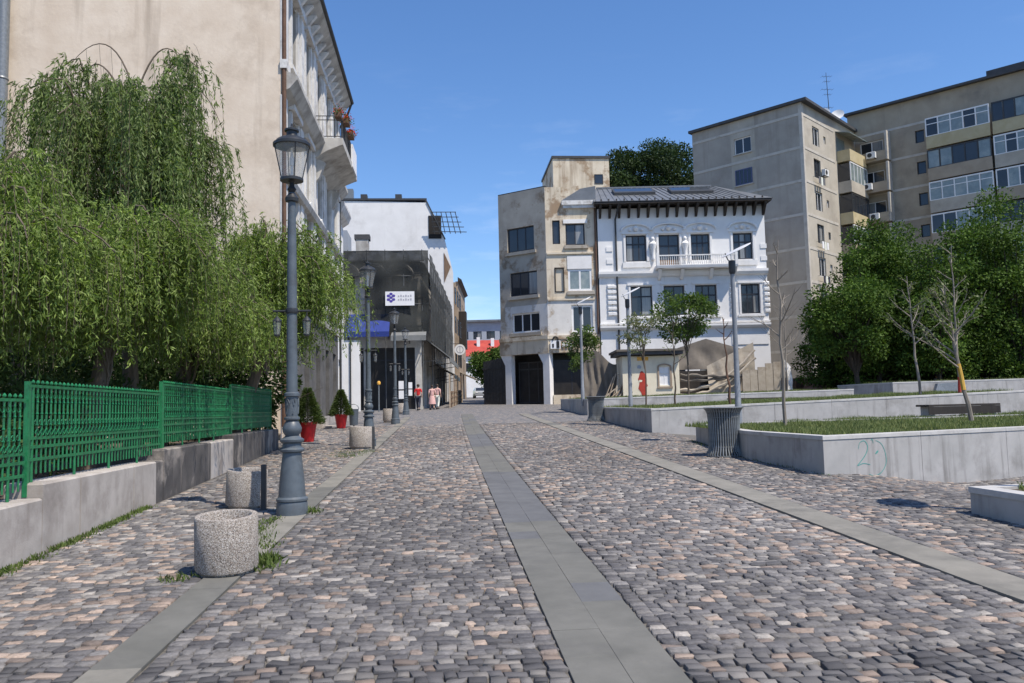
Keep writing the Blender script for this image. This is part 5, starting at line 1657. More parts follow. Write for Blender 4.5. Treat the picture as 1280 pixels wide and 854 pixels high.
for k, (dx, dy) in enumerate(((-.9, -.6), (.7, -.2))):
    c = Vector((ax_ + dx, ay_ + dy, ZB + .7))
    t = thing("satellite_dish", ["white satellite dish left of the antenna mast on the block roof", "white satellite dish right of the antenna mast on the block roof"][k], "satellite dish", (c.x, c.y, ZB + .2), 0, "dishes on the block roof")
    d = MB(Matrix.Translation(c) @ Matrix.Rotation(R(-35), 4, 'Z') @ Matrix.Rotation(R(62), 4, 'X'))
    d.lathe([(.02, .0), (.35, .06), (.62, .20), (.63, .21), (.35, .075), (.02, .02)], 20); d.build("reflector", "plastic_white", t, smooth=True)
    MB().tube([(c.x, c.y + .1, ZB), (c.x, c.y + .1, ZB + .7)], .04, 6).build("mast", "metal_dark", t)

# second block, running towards the camera on the right
B2a, B2b = (40.9, 78.0), (58.6, 57.6)
blk2 = thing("balcony_block", "long brown grey apartment block with rows of glazed balconies behind the trees", "building", (B2a[0], B2a[1], gz(40, 77)))
M3, L3 = face_matrix(B2a, B2b, 0.0)
ZC = 30.2
lv2 = [ZC - 2.4 - k * SH for k in range(9)]
w3 = []
for k, zt in enumerate(lv2):
    if zt - SH < 2: break
    w3 += [(1.1, zt - 2.2, 2.2, 1.5), (6.3, zt - 1.9, .8, 1.2)]
wall_face(blk2, M3, L3, ZC - 1.8, w3, "block_brown", t=.3, z0=1.8)
for k, a_ in enumerate(w3):
    window(blk2, M3, *a_, 2 if k % 2 == 0 else 1, 0, "frame_white" if k % 2 == 0 else "frame_dark", "glass_dark", y=.14, fw=.09)
MB(M3).box(0, L3, .3, 11, 1.8, ZC - .2).build("body", "block_brown", blk2)
MB(M3).box(-.2, L3 + .2, -.45, 11.2, ZC, ZC + .22).build("roof", "roof_dark", blk2)
MB(M3).box(12.5, 20, .5, 6, ZC + .22, ZC + 1.0).build("roof_house", "roof_dark", blk2)
for k, zt in enumerate(lv2):
    if zt < 3: break
    MB(M3).box(.0, 7.4, -.03, 0, zt - .11, zt + .11).build("band", "block_band", blk2)
    if zt - SH < 2: break
    zb_ = zt - SH + .15
    for s_i, (ua, ub) in enumerate(((7.6, 12.9), (13.1, 17.6), (17.8, 24.5))):
        par = [["parapet_yellow", "parapet_brown", "block_tan", "parapet_brown"], ["parapet_yellow", "block_tan", "parapet_brown", "block_tan"], ["parapet_brown", "parapet_brown", "block_brown", "parapet_yellow"]][s_i][k % 4]
        bl = MB(M3).box(ua, ub, -1.2, 0, zb_ - .14, zb_ + .06).box(ua, ub, -1.2, -1.1, zb_ + .06, zb_ + 1.0).box(ua, ua + .1, -1.1, 0, zb_ + .06, zb_ + 1.0).build("balcony", par, blk2)
        nseg = 5
        b = MB(M3)
        for u in np.linspace(ua + .04, ub - .04, nseg + 1): b.box(u - .05, u + .05, -1.19, -1.11, zb_ + 1.0, zb_ + 2.68)
        b.box(ua, ub, -1.2, -1.1, zb_ + 2.62, zb_ + 2.74).box(ua, ub, -1.2, -1.1, zb_ + 1.0, zb_ + 1.06)
        if (k + s_i) % 2 == 0: b.box(ua, ub, -1.185, -1.115, zb_ + 2.1, zb_ + 2.17)
        b.build("glazing_frame", "frame_white" if (k + s_i) % 3 != 1 else "metal_dark", bl)
        for q in range(nseg):
            a = ua + (ub - ua) * q / nseg; c = ua + (ub - ua) * (q + 1) / nseg
            MB(M3).box(a + .06, c - .06, -1.16, -1.14, zb_ + 1.05, zb_ + 2.63).build("pane", random.choice(["glass_dark", "glass_teal", "glass_dark", "glass_teal"]), bl)
for k in range(6):
    zt = lv2[k]
    MB(M3).box(.7, 3.9, -1.0, 0, zt - SH + .0, zt - SH + .95).build("loggia_parapet", "parapet_brown" if k % 2 else "block_brown", blk2)
    MB(M3).box(3.82, 4.02, -1.0, 0, zt - SH, zt - .2).build("fin", "block_band", blk2)
for k, lb in enumerate(("air conditioner under the top corner window of the brown block", "air conditioner under the second corner window of the brown block",
                        "air conditioner under the third corner window of the brown block")):
    aircon(M3 @ Matrix.Translation((0, -1.0, 0)), 2.6 - .5 * (k % 2), lv2[k] - 2.75, lb)
c = M3 @ Vector((16.9, -1.7, lv2[1] - 1.5))
t = thing("satellite_dish", "white satellite dish fixed to the balcony row of the brown block", "satellite dish", c, 0, "dishes on the blocks")
d = MB(Matrix.Translation(c) @ Matrix.Rotation(R(60), 4, 'Z') @ Matrix.Rotation(R(75), 4, 'X'))
d.lathe([(.02, .0), (.3, .05), (.5, .16), (.51, .17), (.3, .065), (.02, .02)], 20); d.build("reflector", "plastic_white", t, smooth=True)
MB().tube([tuple(c), tuple(M3 @ Vector((16.9, -1.1, lv2[1] - 1.9)))], .03, 6).build("arm", "metal_dark", t)

# ================================================================== RIGHT: kiosk house, tarpaulins, hoarding, rubble
KY = 54.5
KX0, KX1 = 11.95, 15.75
kz = gz(13, KY)
kio = thing("cream_kiosk", "small cream kiosk with arched window, flat dark roof and a red painted figure", "kiosk", (KX0, KY, kz))
MK, LK = face_matrix((KX0, KY), (KX1, KY - .25), 0.0)
ZK = 5.05
kw = [(2.45, kz + 1.35, .72, 1.25)]
wall_face(kio, MK, LK, ZK - kz, kw, "kiosk_cream", t=.2, z0=kz - .1)
MB(MK).box(.0, LK, .2, 3.0, kz - .1, ZK - .05).build("body", "kiosk_cream", kio)
window(kio, MK, *kw[0], 2, .66, "frame_white", "banner_white", y=.06, fw=.05)
u, z, w, h = kw[0]
b = MB(MK).box(u - .12, u, -.05, 0, z - .1, z + h).box(u + w, u + w + .12, -.05, 0, z - .1, z + h).box(u - .16, u + w + .16, -.08, 0, z - .2, z - .08)
b.tube([(u + w / 2 + (w / 2 + .06) * math.cos(q), -.02, z + h + .16 * math.sin(q)) for q in np.linspace(0, math.pi, 9)], .06, 5)
b.build("window_surround", "facade_brown", kio)
MB(MK).box(-.35, LK + .2, -.45, 3.2, ZK, ZK + .22).build("roof", "roof_dark", kio)
MB(MK).box(-.45, LK + .3, -.55, 3.3, ZK + .22, ZK + .36).build("roof", "tarp_dark", kio)
MB(MK).box(1.0, 1.75, -.03, -.002, ZK - .38, ZK - .14).build("lamp_patch", "paint_orange", kio)  # flat orange patch below the roof edge
# red painted figure on the wall, with a small grey cap above
fig = [(1.30, 1.80), (1.48, 1.62), (1.56, 1.35), (1.50, 1.25), (1.60, .95), (1.66, .80), (1.52, .62), (1.48, .10), (1.28, .08), (1.20, .35), (1.02, .62), (1.08, .85), (1.12, 1.05), (1.02, 1.25), (1.10, 1.45), (1.18, 1.72)]
b = MB(MK).prism([(a, -.003, kz + .55 + c) for a, c in fig], (0, -.012, 0)); b.build("painted_figure", "paint_red", kio)
b = MB(MK).prism([(a, -.016, kz + .55 + c) for a, c in [(1.08, 1.04), (1.28, 1.06), (1.30, 1.18), (1.10, 1.2)]], (0, -.006, 0)); b.build("painted_sash", "kiosk_cream", kio)
b = MB(MK).prism([(a, -.003, kz + .55 + c) for a, c in [(.98, 1.98), (1.2, 1.94), (1.28, 2.06), (1.16, 2.2), (1.02, 2.16)]], (0, -.012, 0)); b.build("painted_cap", "facade_bluegrey", kio)
b = MB(MK)
for zz in (.6, 1.15, 1.75): b.box(.38, .62, -.012, -.002, kz + zz + .3, kz + zz + .38)
b.build("painted_letters", "sign_black", kio)


def draped(name, label, p0, p1, z0f, z1f, nu, nz, m, amp=.25, seed=1.0, cat="tarpaulin"):
    t = thing(name, label, cat, (p0[0], p0[1], gz(*p0)))
    V, F = [], []
    d = Vector((p1[0] - p0[0], p1[1] - p0[1], 0)); L = d.length; d.normalize()
    nrm = Vector((d.y, -d.x, 0))
    for j in range(nz + 1):
        for i in range(nu + 1):
            a, c = i / nu, j / nz
            z_ = z0f(a) + (z1f(a) - z0f(a)) * c
            off = amp * (math.sin(a * 17 * seed + 3 * c) * .5 + math.sin(a * 31 + 7 * c * seed) * .3 + .6 * math.sin(c * 5 + a * 4)) * (1.15 - c)
            p = Vector((p0[0], p0[1], 0)) + d * (a * L) + nrm * (off + .4 * (1 - c))
            V.append((p.x, p.y, z_))
    for j in range(nz):
        for i in range(nu):
            q = j * (nu + 1) + i
            F.append((q, q + 1, q + nu + 2, q + nu + 1))
    o = quads_mesh("sheet", V, F, m, t)
    o.data.polygons.foreach_set("use_smooth", [True] * len(F))
    return t


g_ = gz(14, 57)
tp = draped("tarpaulin", "beige tarpaulin sheet sagging between timber beams right of the kiosk", (18.3, 56.2), (21.6, 56.0), lambda a: g_ - .1, lambda a: g_ + 2.6 + 1.6 * a, 26, 14, "tarp", .22, 1.0)
for k, (za, zm, zb_) in enumerate(((.95, .75, 3.6), (.55, .45, 3.1), (1.6, 1.5, 2.1), (2.0, 1.75, 1.9))):
    pts = [(16.1 + 5.4 * q / 14, 55.5 - .08 * k, g_ + (1 - q / 14) ** 2 * za + 2 * (q / 14) * (1 - q / 14) * zm + (q / 14) ** 2 * zb_ + .05 * math.sin(q * 2 + k)) for q in range(15)]
    MB().tube(pts, [.10 + .035 * math.sin(q * 1.7 + k) for q in range(15)], 6).build("swag", "tarp" if k < 2 else "tarp_dark", tp, smooth=True)
MB().box(16.0, 20.4, 56.6, 56.7, g_ - .1, g_ + 2.3).build("backing_board", "wood_dark", tp)  # added dark sheet; stands for the shade in the gap behind the swags
draped("tarpaulin", "dark tarpaulin roof sheet sloping up behind the pole light", (16.0, 57.4), (21.8, 57.0), lambda a: g_ + 2.4, lambda a: g_ + 4.6 - .9 * abs(2 * a - .9), 22, 10, "tarp_dark", .2, 1.3)
draped("tarpaulin", "torn grey brown tarpaulin hanging left of the kiosk", (9.6, 56.0), (11.8, 55.6), lambda a: g_ - .1, lambda a: g_ + 3.3 + .5 * math.sin(a * 5), 22, 14, "tarp_dark", .3, 1.7)
tq = thing("timber_pile", "heap of pale broken timber boards leaning left of the kiosk", "timber", (11.0, 54.6, kz))
for k in range(16):
    a = random.uniform(-1, 1)
    x_ = 10.3 + k * .09
    MB().bar((x_ + .3 * a, 54.8 - .1 * (k % 3), kz + .1 + .12 * (k % 5)), (x_ + .9 - .5 * a, 54.9, kz + .9 + .25 * (k % 6) + .4 * a), .10, .03).build("board", random.choice(["wood_pale", "wood_brown", "tarp"]), tq)
sh = thing("pale_hoarding", "pale beige hoarding panel with ragged top right of the tarpaulins", "hoarding", (20.8, 55.3, g_))
for k in range(5):
    MB().box(20.4 + k * .55, 20.92 + k * .55, 55.1 + .03 * (k % 2), 55.16 + .03 * (k % 2), g_ - .1, g_ + 2.15 + .16 * k + random.uniform(-.08, .08)).build("board", "tarp", sh)
    MB().box(20.42 + k * .55, 20.48 + k * .55, 55.18, 55.26, g_ - .1, g_ + 1.9 + .15 * k).build("post", "wood_brown", sh)
# white plastic sheet remnant on a pole
draped("plastic_sheet", "torn white plastic sheet hanging beside the hoarding", (23.35, 55.0), (23.8, 55.0), lambda a: g_ + .1, lambda a: g_ + 2.9 - .5 * a, 6, 14, "banner_white", .25, 2.0, "sheet")
rb = thing("rubble_heap", "low heap of reddish brown rubble behind the back bed", "rubble", (26, 56, gz(26, 56)))
V, F = [], []
nu, nv = 34, 14
for j in range(nv + 1):
    for i in range(nu + 1):
        a, c = i / nu, j / nv
        h_ = 1.25 * math.sin(math.pi * a) ** .5 * math.sin(math.pi * c) * (1 + .35 * math.sin(a * 21) + .25 * math.sin(c * 9 + a * 13)) + random.uniform(-.09, .09)
        V.append((24.0 + 4.8 * a, 54.6 + 3.5 * c, gz(25, 56) - .1 + max(0, h_)))
for j in range(nv):
    for i in range(nu):
        q = j * (nu + 1) + i
        F.append((q, q + 1, q + nu + 2, q + nu + 1))
quads_mesh("heap", V, F, "rubble", rb)
bp_ = thing("brick_pillar", "short weathered brick gate pillar at the edge of the trees", "pillar", (29.0, 54.4, gz(29, 54)))
for k in range(13):
    z_ = gz(29, 54) - .05 + k * .155
    for q in range(3):
        MB().box(28.3 + q * .36 + (.12 if k % 2 else 0), 28.64 + q * .36 + (.12 if k % 2 else 0), 54.2 + random.uniform(0, .02), 54.75, z_, z_ + .14).build("brick", "brick_red" if (k + q) % 3 else "facade_brown", bp_)
MB().box(28.2, 29.6, 54.1, 54.85, z_ + .15, z_ + .27).build("cap", "concrete_bed", bp_)
hd = thing("dark_hoarding", "low dark brown board hoarding behind the rubble heap", "hoarding", (24.0, 58.6, gz(25, 58)))
for k in range(10):
    MB().box(23.6 + k * .7, 24.27 + k * .7, 58.6 + .02 * (k % 2), 58.65 + .02 * (k % 2), gz(25, 58) - .1, gz(25, 58) + 1.7 + .1 * math.sin(k * 3)).build("board", "wood_brown" if k % 3 else "metal_rust", hd)

# ================================================================== vegetation
def limb_path(p, d, L, n=7, up=.15, wob=.12):
    p, d = Vector(p), Vector(d).normalized()
    pts = [p.copy()]
    for k in range(n):
        d = (d + Vector((random.gauss(0, wob), random.gauss(0, wob), random.gauss(0, wob) + up / n))).normalized()
        p = p + d * (L / n)
        pts.append(p.copy())
    return pts


def willow(label, bx, by, bz, trunk_h, crown_c, crown_r, zmax, zmin, nlimb, nstrand, c1, c2, drop=(1.0, 2.6), leafL=.085, leafW=.015, step=.038, spread=.16, bare=0, dome=1.6, edge=.5, lr=.028, fluff=.48, out=.18, q0=4.0, zlo=.86):
    t = thing("weeping_willow", label, "tree", (bx, by, bz), 0, "willows behind the green fence")
    tr = MB()
    top = Vector((bx * .4 + crown_c[0] * .6, by * .4 + crown_c[1] * .6, bz + trunk_h))
    tr.tube([(bx, by, bz - .3), (bx + .05, by, bz + .5), tuple(Vector((bx, by, bz)).lerp(top, .6)), tuple(top)], [.20, .16, .14, .10], 9)
    limbs = []
    for k in range(nlimb):
        a = 2 * math.pi * k / nlimb + random.uniform(-.3, .3)
        rr = crown_r * math.sqrt(random.uniform(.12, 1.0))
        dirv = Vector((math.cos(a) * crown_r_x(crown_r), math.sin(a), 0))
        zpk = zmin + (zmax - zmin) * (1 - edge * (rr / crown_r) ** dome) * random.uniform(zlo, 1.0)
        end = Vector((crown_c[0] + math.cos(a) * rr, crown_c[1] + math.sin(a) * rr, 0))
        pts = []
        n_ = 12
        s0 = top - Vector((0, 0, random.uniform(0, trunk_h * .4)))
        for q in range(n_ + 1):
            f = q / n_
            x_ = s0.x + (end.x - s0.x) * f ** 1.15; y_ = s0.y + (end.y - s0.y) * f ** 1.15
            zz = s0.z + (zpk - s0.z) * math.sin(min(1.0, f * 1.22) * math.pi / 2) - (max(0, f - .8) * 2.0)
            pts.append(Vector((x_ + .05 * math.sin(q * 1.7 + k), y_ + .05 * math.cos(q * 1.3 + k), zz)))
        tr.tube(pts, [lr * (1 - f / (n_ + 2)) + .006 for f in range(n_ + 1)], 5, cap=False)
        limbs.append(pts)
    P, D, K = [], [], []
    st_v = MB()
    for s in range(nstrand):
        pts = random.choice(limbs)
        q = random.uniform(q0, 12.0)
        i = int(q); f = q - i
        p = pts[i].lerp(pts[min(i + 1, 12)], f) + Vector((random.gauss(0, spread), random.gauss(0, spread), random.gauss(0, .08)))
        L = min(random.uniform(*drop), max(.35, p.z - zmin - random.uniform(0, .9)))
        if L < .3: continue
        o_ = Vector((p.x - crown_c[0], p.y - crown_c[1], 0)) * out + Vector((random.gauss(0, .12), random.gauss(0, .12), 0))
        line = []
        m_ = max(5, int(L / .22))
        for k in range(m_ + 1):
            g = k / m_
            line.append(p + o_ * (g * (1.3 - .6 * g)) * L * .45 + Vector((.015 * math.sin(g * 9 + s), .015 * math.cos(g * 7 + s), -L * (g * .62 + .38 * g * g) + .10 * math.sin(min(1, g * 3) * math.pi))))
        if s % 3 == 0: st_v.tube(line, .0035, 3, cap=False)
        if bare and random.random() < bare * max(0, (p.z - (zmin + .75 * (zmax - zmin))) / (zmax - zmin)) * 4: continue
        nl = int(L / step)
        ts = np.sort(rng.random(nl)) * m_
        LA_ = np.array([tuple(v) for v in line])
        ii = np.minimum(ts.astype(int), m_ - 1); ff = (ts - ii)[:, None]
        pp = LA_[ii] * (1 - ff) + LA_[ii + 1] * ff
        dd = (LA_[ii + 1] - LA_[ii]); dd /= np.linalg.norm(dd, axis=1, keepdims=True)
        dd = dd + rng.normal(0, fluff, dd.shape) + (0, 0, -.15)
        P.append(pp + rng.normal(0, .012, pp.shape)); D.append(dd); K.append(np.full((len(pp), 1), random.uniform(.72, 1.3)))
    tr.build("trunk", "bark", t, smooth=True, fix=False)
    st_v.build("twigs", "bark", t, fix=False)
    P, D = np.concatenate(P), np.concatenate(D)
    V, F, C = leaf_arrays(P, D, leafL, leafW, c1, c2)
    quads_mesh("crown", V, F, "leaf", t, cols=C * np.concatenate(K))
    return t


def crown_r_x(r): return 1.0


WG1, WG2 = (.110, .172, .034), (.245, .325, .085)
WD1, WD2 = (.095, .145, .042), (.20, .262, .092)
# the tall dark willow with bare arching shoots, the bright feathery ones below and beside it
willow("tallest willow, dark hanging strands and bare arching shoots against the beige wall", -6.2, 17.0, .75, 4.2, (-6.15, 16.6), 1.95, 10.2, 2.9, 19, 1150, WD1, WD2, (.8, 4.6), .125, .024, .038, .16, bare=.8, edge=.30, q0=6.5, zlo=.66, fluff=.55)
tw = MB()
big = [o for o in bpy.data.objects if o.get("label", "").startswith("tallest willow")][0]
for (x0, z0, x1, z1, x2, z2) in ((-5.9, 7.6, -6.4, 9.3, -7.3, 8.7), (-6.0, 7.8, -5.5, 9.3, -5.0, 8.4), (-5.7, 7.4, -4.9, 8.6, -4.3, 7.2), (-6.2, 7.9, -6.9, 8.9, -7.2, 7.8)):
    pts = []
    for q in range(13):
        f = q / 12
        pts.append(((1 - f) ** 2 * x0 + 2 * f * (1 - f) * x1 + f * f * x2, 16.4 + .25 * f, (1 - f) ** 2 * z0 + 2 * f * (1 - f) * (z1 + .5) + f * f * z2))
    tw.tube(pts, [.022 - .0014 * q for q in range(13)], 5, cap=False)
    for q in range(4, 12, 2):
        p_ = pts[q]
        tw.tube([p_, (p_[0] + .04, p_[1], p_[2] - .5), (p_[0] + .06, p_[1], p_[2] - random.uniform(.7, 1.4))], .004, 3, cap=False)
tw.build("bare_shoots", "bark", big, fix=False)
willow("bright feathery willow overhanging the footway in front of the white house", -5.1, 21.0, .9, 2.6, (-3.9, 20.6), 1.8, 6.9, 2.2, 40, 2100, WG1, WG2, (.6, 1.9), .115, .024, .036, .24, edge=.4, fluff=.8, out=.42)
willow("bright feathery willow in front of the tall one above the fence", -6.0, 14.4, .7, 2.2, (-5.45, 14.4), 2.3, 5.7, 2.25, 44, 2600, WG1, WG2, (.5, 1.5), .10, .021, .034, .24, edge=.4, fluff=.8, out=.42)
willow("bright feathery willow at the near end of the green fence", -6.6, 11.4, .6, 2.4, (-6.3, 11.6), 1.85, 6.0, 2.05, 40, 2100, WG1, WG2, (.6, 1.8), .095, .020, .034, .22, edge=.45, fluff=.8, out=.42)
willow("low feathery willow between fence and beige wall at the yard end", -6.2, 18.6, .8, 2.2, (-5.0, 18.2), 1.6, 5.3, 2.2, 34, 1500, WG1, WG2, (.5, 1.5), .105, .022, .036, .22, edge=.4, fluff=.8, out=.42)

willow("pale feathery willow deep in the yard below the metal flue", -9.6, 19.5, .8, 3.6, (-9.5, 19.2), 1.9, 8.9, 2.2, 26, 1700, WG1, WG2, (.7, 2.4), .12, .026, .036, .22, edge=.35, fluff=.7, out=.3, zlo=.75)

# dark shrubs added to darken the yard under the willows behind the fence
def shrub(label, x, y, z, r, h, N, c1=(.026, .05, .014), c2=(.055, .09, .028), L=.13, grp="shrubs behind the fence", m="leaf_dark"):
    t = thing("shrub", label, "shrub", (x, y, z), 0, grp)
    b = MB()
    for k in range(7):
        a = 2 * math.pi * k / 7
        b.tube([tuple(p) for p in limb_path((x, y, z - .05), (math.cos(a) * .6, math.sin(a) * .6, 1), h * .8, 5)], [.02, .016, .012, .01, .007, .004], 5, cap=False)
    b.build("stems", "bark", t, fix=False)
    u = rng.normal(size=(N, 3)); u /= np.linalg.norm(u, axis=1, keepdims=True)
    rad = rng.random(N) ** .35 * (1 + .25 * np.sin(u[:, 0] * 5 + x) * np.sin(u[:, 2] * 6 + y))
    P = np.stack([x + u[:, 0] * r * rad, y + u[:, 1] * r * rad, z + h * .52 + u[:, 2] * h * .5 * rad], -1)
    leaf_mesh("foliage", P, u + rng.normal(0, .6, u.shape), L, L * .42, c1, c2, m, t)


SHL = ["dark low shrub right behind the first full fence panel", "dark shrub behind the middle of the first full fence panel", "dark shrub behind the fence where the wall first turns wet",
       "dark shrub behind the fence beside the dry patch of wall", "dark shrub at the fence end by the house corner", "taller dark shrub at the foot of the front willow",
       "taller dark shrub at the foot of the tallest willow", "tall dark shrub against the beige wall by the house corner", "dark shrub behind the near willow trunk", "broad dark shrub deep in the yard below the flue"]
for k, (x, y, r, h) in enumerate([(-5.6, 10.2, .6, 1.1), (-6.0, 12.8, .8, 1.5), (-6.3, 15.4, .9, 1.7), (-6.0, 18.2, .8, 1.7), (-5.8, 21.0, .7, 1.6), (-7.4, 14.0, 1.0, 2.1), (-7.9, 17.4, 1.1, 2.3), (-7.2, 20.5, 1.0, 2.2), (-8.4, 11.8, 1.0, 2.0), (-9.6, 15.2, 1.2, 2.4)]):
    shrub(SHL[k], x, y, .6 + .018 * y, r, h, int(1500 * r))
for k in range(9):  # bushes added so the sunlit wall behind the fence reads dark
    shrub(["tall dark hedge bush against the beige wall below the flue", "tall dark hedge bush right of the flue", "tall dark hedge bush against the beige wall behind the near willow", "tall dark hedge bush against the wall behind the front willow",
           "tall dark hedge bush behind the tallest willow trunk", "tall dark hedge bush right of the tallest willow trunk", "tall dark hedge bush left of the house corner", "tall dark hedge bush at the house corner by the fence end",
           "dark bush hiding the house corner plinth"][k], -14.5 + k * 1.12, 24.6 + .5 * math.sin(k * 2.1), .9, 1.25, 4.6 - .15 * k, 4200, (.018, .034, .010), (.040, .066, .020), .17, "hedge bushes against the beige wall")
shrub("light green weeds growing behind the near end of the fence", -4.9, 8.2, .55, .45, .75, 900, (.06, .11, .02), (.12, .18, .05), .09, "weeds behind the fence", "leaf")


def leafy_tree(label, x, y, z, H, cr, N, c1, c2, leaf=.2, trunk_r=.16, crown_from=.35, lobes=26, name="leafy_tree", group="big trees behind the square", sq=1.0, m="leaf_dark", clump=.34):
    t = thing(name, label, "tree", (x, y, z), 0, group)
    b = MB()
    th = H * (max(crown_from, .1) + .12)
    b.tube([(x, y, z - .3), (x + .05, y, z + th * .5), (x, y + .05, z + th)], [trunk_r, trunk_r * .8, trunk_r * .6], 8)
    cz, ch = z + H * (1 + crown_from) / 2, H * (1 - crown_from) / 2
    cen = []
    for k in range(lobes):
        u = np.array([random.gauss(0, 1), random.gauss(0, 1), random.gauss(0, 1)])
        u /= np.linalg.norm(u)
        rr = random.uniform(.30, .84)
        wid = cr * (1 - .35 * max(0, u[2]) ** 2)
        c = np.array([x + u[0] * wid * rr, y + u[1] * wid * rr, cz + u[2] * ch * rr * sq])
        cen.append((c, random.uniform(.55, 1.1) * clump * cr))
        b.tube([(x, y, z + th * random.uniform(.6, 1)), tuple((np.array([x, y, z + th]) + c) / 2 + np.array([0, 0, .12 * H * .2])), tuple(c)], [trunk_r * .4, trunk_r * .22, .012], 5, cap=False)
    b.build("trunk", "bark_dark" if H > 8 else "bark", t, smooth=True, fix=False)
    Ps, Ds, Cs = [], [], []
    wts = np.array([r ** 2 for _, r in cen]); wts /= wts.sum()
    cnt = rng.multinomial(N, wts)
    for (c, r), k in zip(cen, cnt):
        u = rng.normal(size=(k, 3)); u /= np.linalg.norm(u, axis=1, keepdims=True)
        rad = rng.random(k) ** .45
        Ps.append(c + u * rad[:, None] * r * (1.1, 1.1, .78))
        Ds.append(u + rng.normal(0, .7, u.shape) + (0, 0, -.2))
        g = random.uniform(.8, 1.2)
        tt = rng.random((k, 1))
        Cs.append((np.array(c1) * (1 - tt) + np.array(c2) * tt) * g)
    P, D, C = np.concatenate(Ps), np.concatenate(Ds), np.concatenate(Cs)
    V, F, _ = leaf_arrays(P, D, leaf, leaf * .55, c1, c2)
    quads_mesh("crown", V, F, m, t, cols=C)
    return t


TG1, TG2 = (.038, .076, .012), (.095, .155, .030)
specs = [(28.2, 51.6, 11.6, 3.0, "green tree between the smaller one and the tall one before the grey block"),
         (36.4, 49.6, 12.6, 3.6, "broad green tree in front of the dark group behind the leaning sapling"),
         (41.2, 48.2, 13.4, 3.8, "broad green tree in front of the tall ones behind the slender sapling"),
         (46.5, 47.0, 16.4, 4.4, "tall dark tree at the outer end of the group beyond the bench"),
         (30.8, 49.2, 11.0, 3.2, "lighter green tree in front of the dark group beside the smaller one"),
         (25.6, 49.5, 9.2, 2.9, "smaller green tree at the left edge of the dark tree group, before the grey block"),
         (29.6, 53.0, 15.2, 3.6, "tall green tree between the grey block and the long brown block"),
         (34.0, 51.0, 14.8, 3.9, "tall broad tree in the middle of the dark group below the balconies"),
         (38.4, 53.5, 16.6, 4.2, "tall tree at the right of the dark group before the brown block"),
         (42.8, 50.5, 17.2, 4.6, "tall dark tree at the right end of the group"),
         (32.6, 56.5, 15.6, 4.0, "dark tree at the back of the group under the balcony block"),
         (36.4, 58.0, 12.5, 3.8, "shaded tree at the back of the group before the brown wall"),
         (27.2, 55.5, 8.5, 2.8, "low shaded tree behind the brick pillar")]
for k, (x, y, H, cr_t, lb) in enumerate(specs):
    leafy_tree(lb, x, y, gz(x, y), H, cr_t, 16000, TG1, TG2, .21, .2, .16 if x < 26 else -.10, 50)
for k in range(9):  # leaf colours darkened to stand for the shade low under the crowns
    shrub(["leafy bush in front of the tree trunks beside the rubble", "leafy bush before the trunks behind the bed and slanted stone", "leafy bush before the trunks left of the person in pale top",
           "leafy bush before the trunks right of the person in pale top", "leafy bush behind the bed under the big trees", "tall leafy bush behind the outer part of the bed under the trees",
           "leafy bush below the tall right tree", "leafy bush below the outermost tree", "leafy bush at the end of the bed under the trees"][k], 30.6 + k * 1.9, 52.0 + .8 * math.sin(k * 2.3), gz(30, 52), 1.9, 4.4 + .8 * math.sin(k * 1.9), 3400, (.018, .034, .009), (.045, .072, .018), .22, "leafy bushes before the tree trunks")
# dark bushes added to darken the space under the big trees
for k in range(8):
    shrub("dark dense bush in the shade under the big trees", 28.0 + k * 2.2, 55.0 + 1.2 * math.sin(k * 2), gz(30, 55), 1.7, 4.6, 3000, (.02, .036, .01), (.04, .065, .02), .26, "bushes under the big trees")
leafy_tree("dark evergreen tree behind the white town house roof", 25.0, 90, gz(20, 90), 31.5, 6.2, 24000, (.022, .040, .016), (.045, .072, .028), .34, .35, .45, 46, "evergreen_tree", "trees behind the town house", 1.0, clump=.30)
leafy_tree("dark evergreen tree between rear block and the grey apartment block", 20.6, 88, gz(20, 88), 29.0, 4.4, 15000, (.024, .044, .016), (.05, .078, .03), .34, .3, .5, 30, "evergreen_tree", "trees behind the town house", 1.0, clump=.34)
leafy_tree("loose lighter tree behind the rear block and town house roof", 17.6, 86, gz(17, 86), 26.0, 3.0, 6500, (.03, .055, .02), (.07, .105, .035), .32, .25, .6, 22, "evergreen_tree", "trees behind the town house", 1.0, clump=.36)
leafy_tree("light green bush growing on the roof edge of the worn corner house", 12.6, 72.5, 18.0, 3.6, 2.0, 2600, (.06, .10, .03), (.12, .17, .05), .22, .1, .2, 14, "roof_bush", "greenery on the corner house")
leafy_tree("slim dark cypress behind the town house chimney end", 28.4, 86, gz(28, 86), 24.8, 1.3, 4000, (.018, .032, .013), (.035, .055, .022), .3, .2, .45, 16, "evergreen_tree", "trees behind the town house", 1.0, clump=.5)
leafy_tree("round green street tree at the far end of the street", 7.0, 128, gz(7, 128), 8.6, 4.2, 7500, (.055, .10, .02), (.11, .17, .04), .4, .2, .1, 20, "street_tree", "trees at the end of the street")
leafy_tree("small green street tree beside the far kiosk", 11.4, 126, gz(11, 126), 8.0, 3.8, 6000, (.055, .10, .02), (.11, .17, .04), .4, .2, .1, 18, "street_tree", "trees at the end of the street")
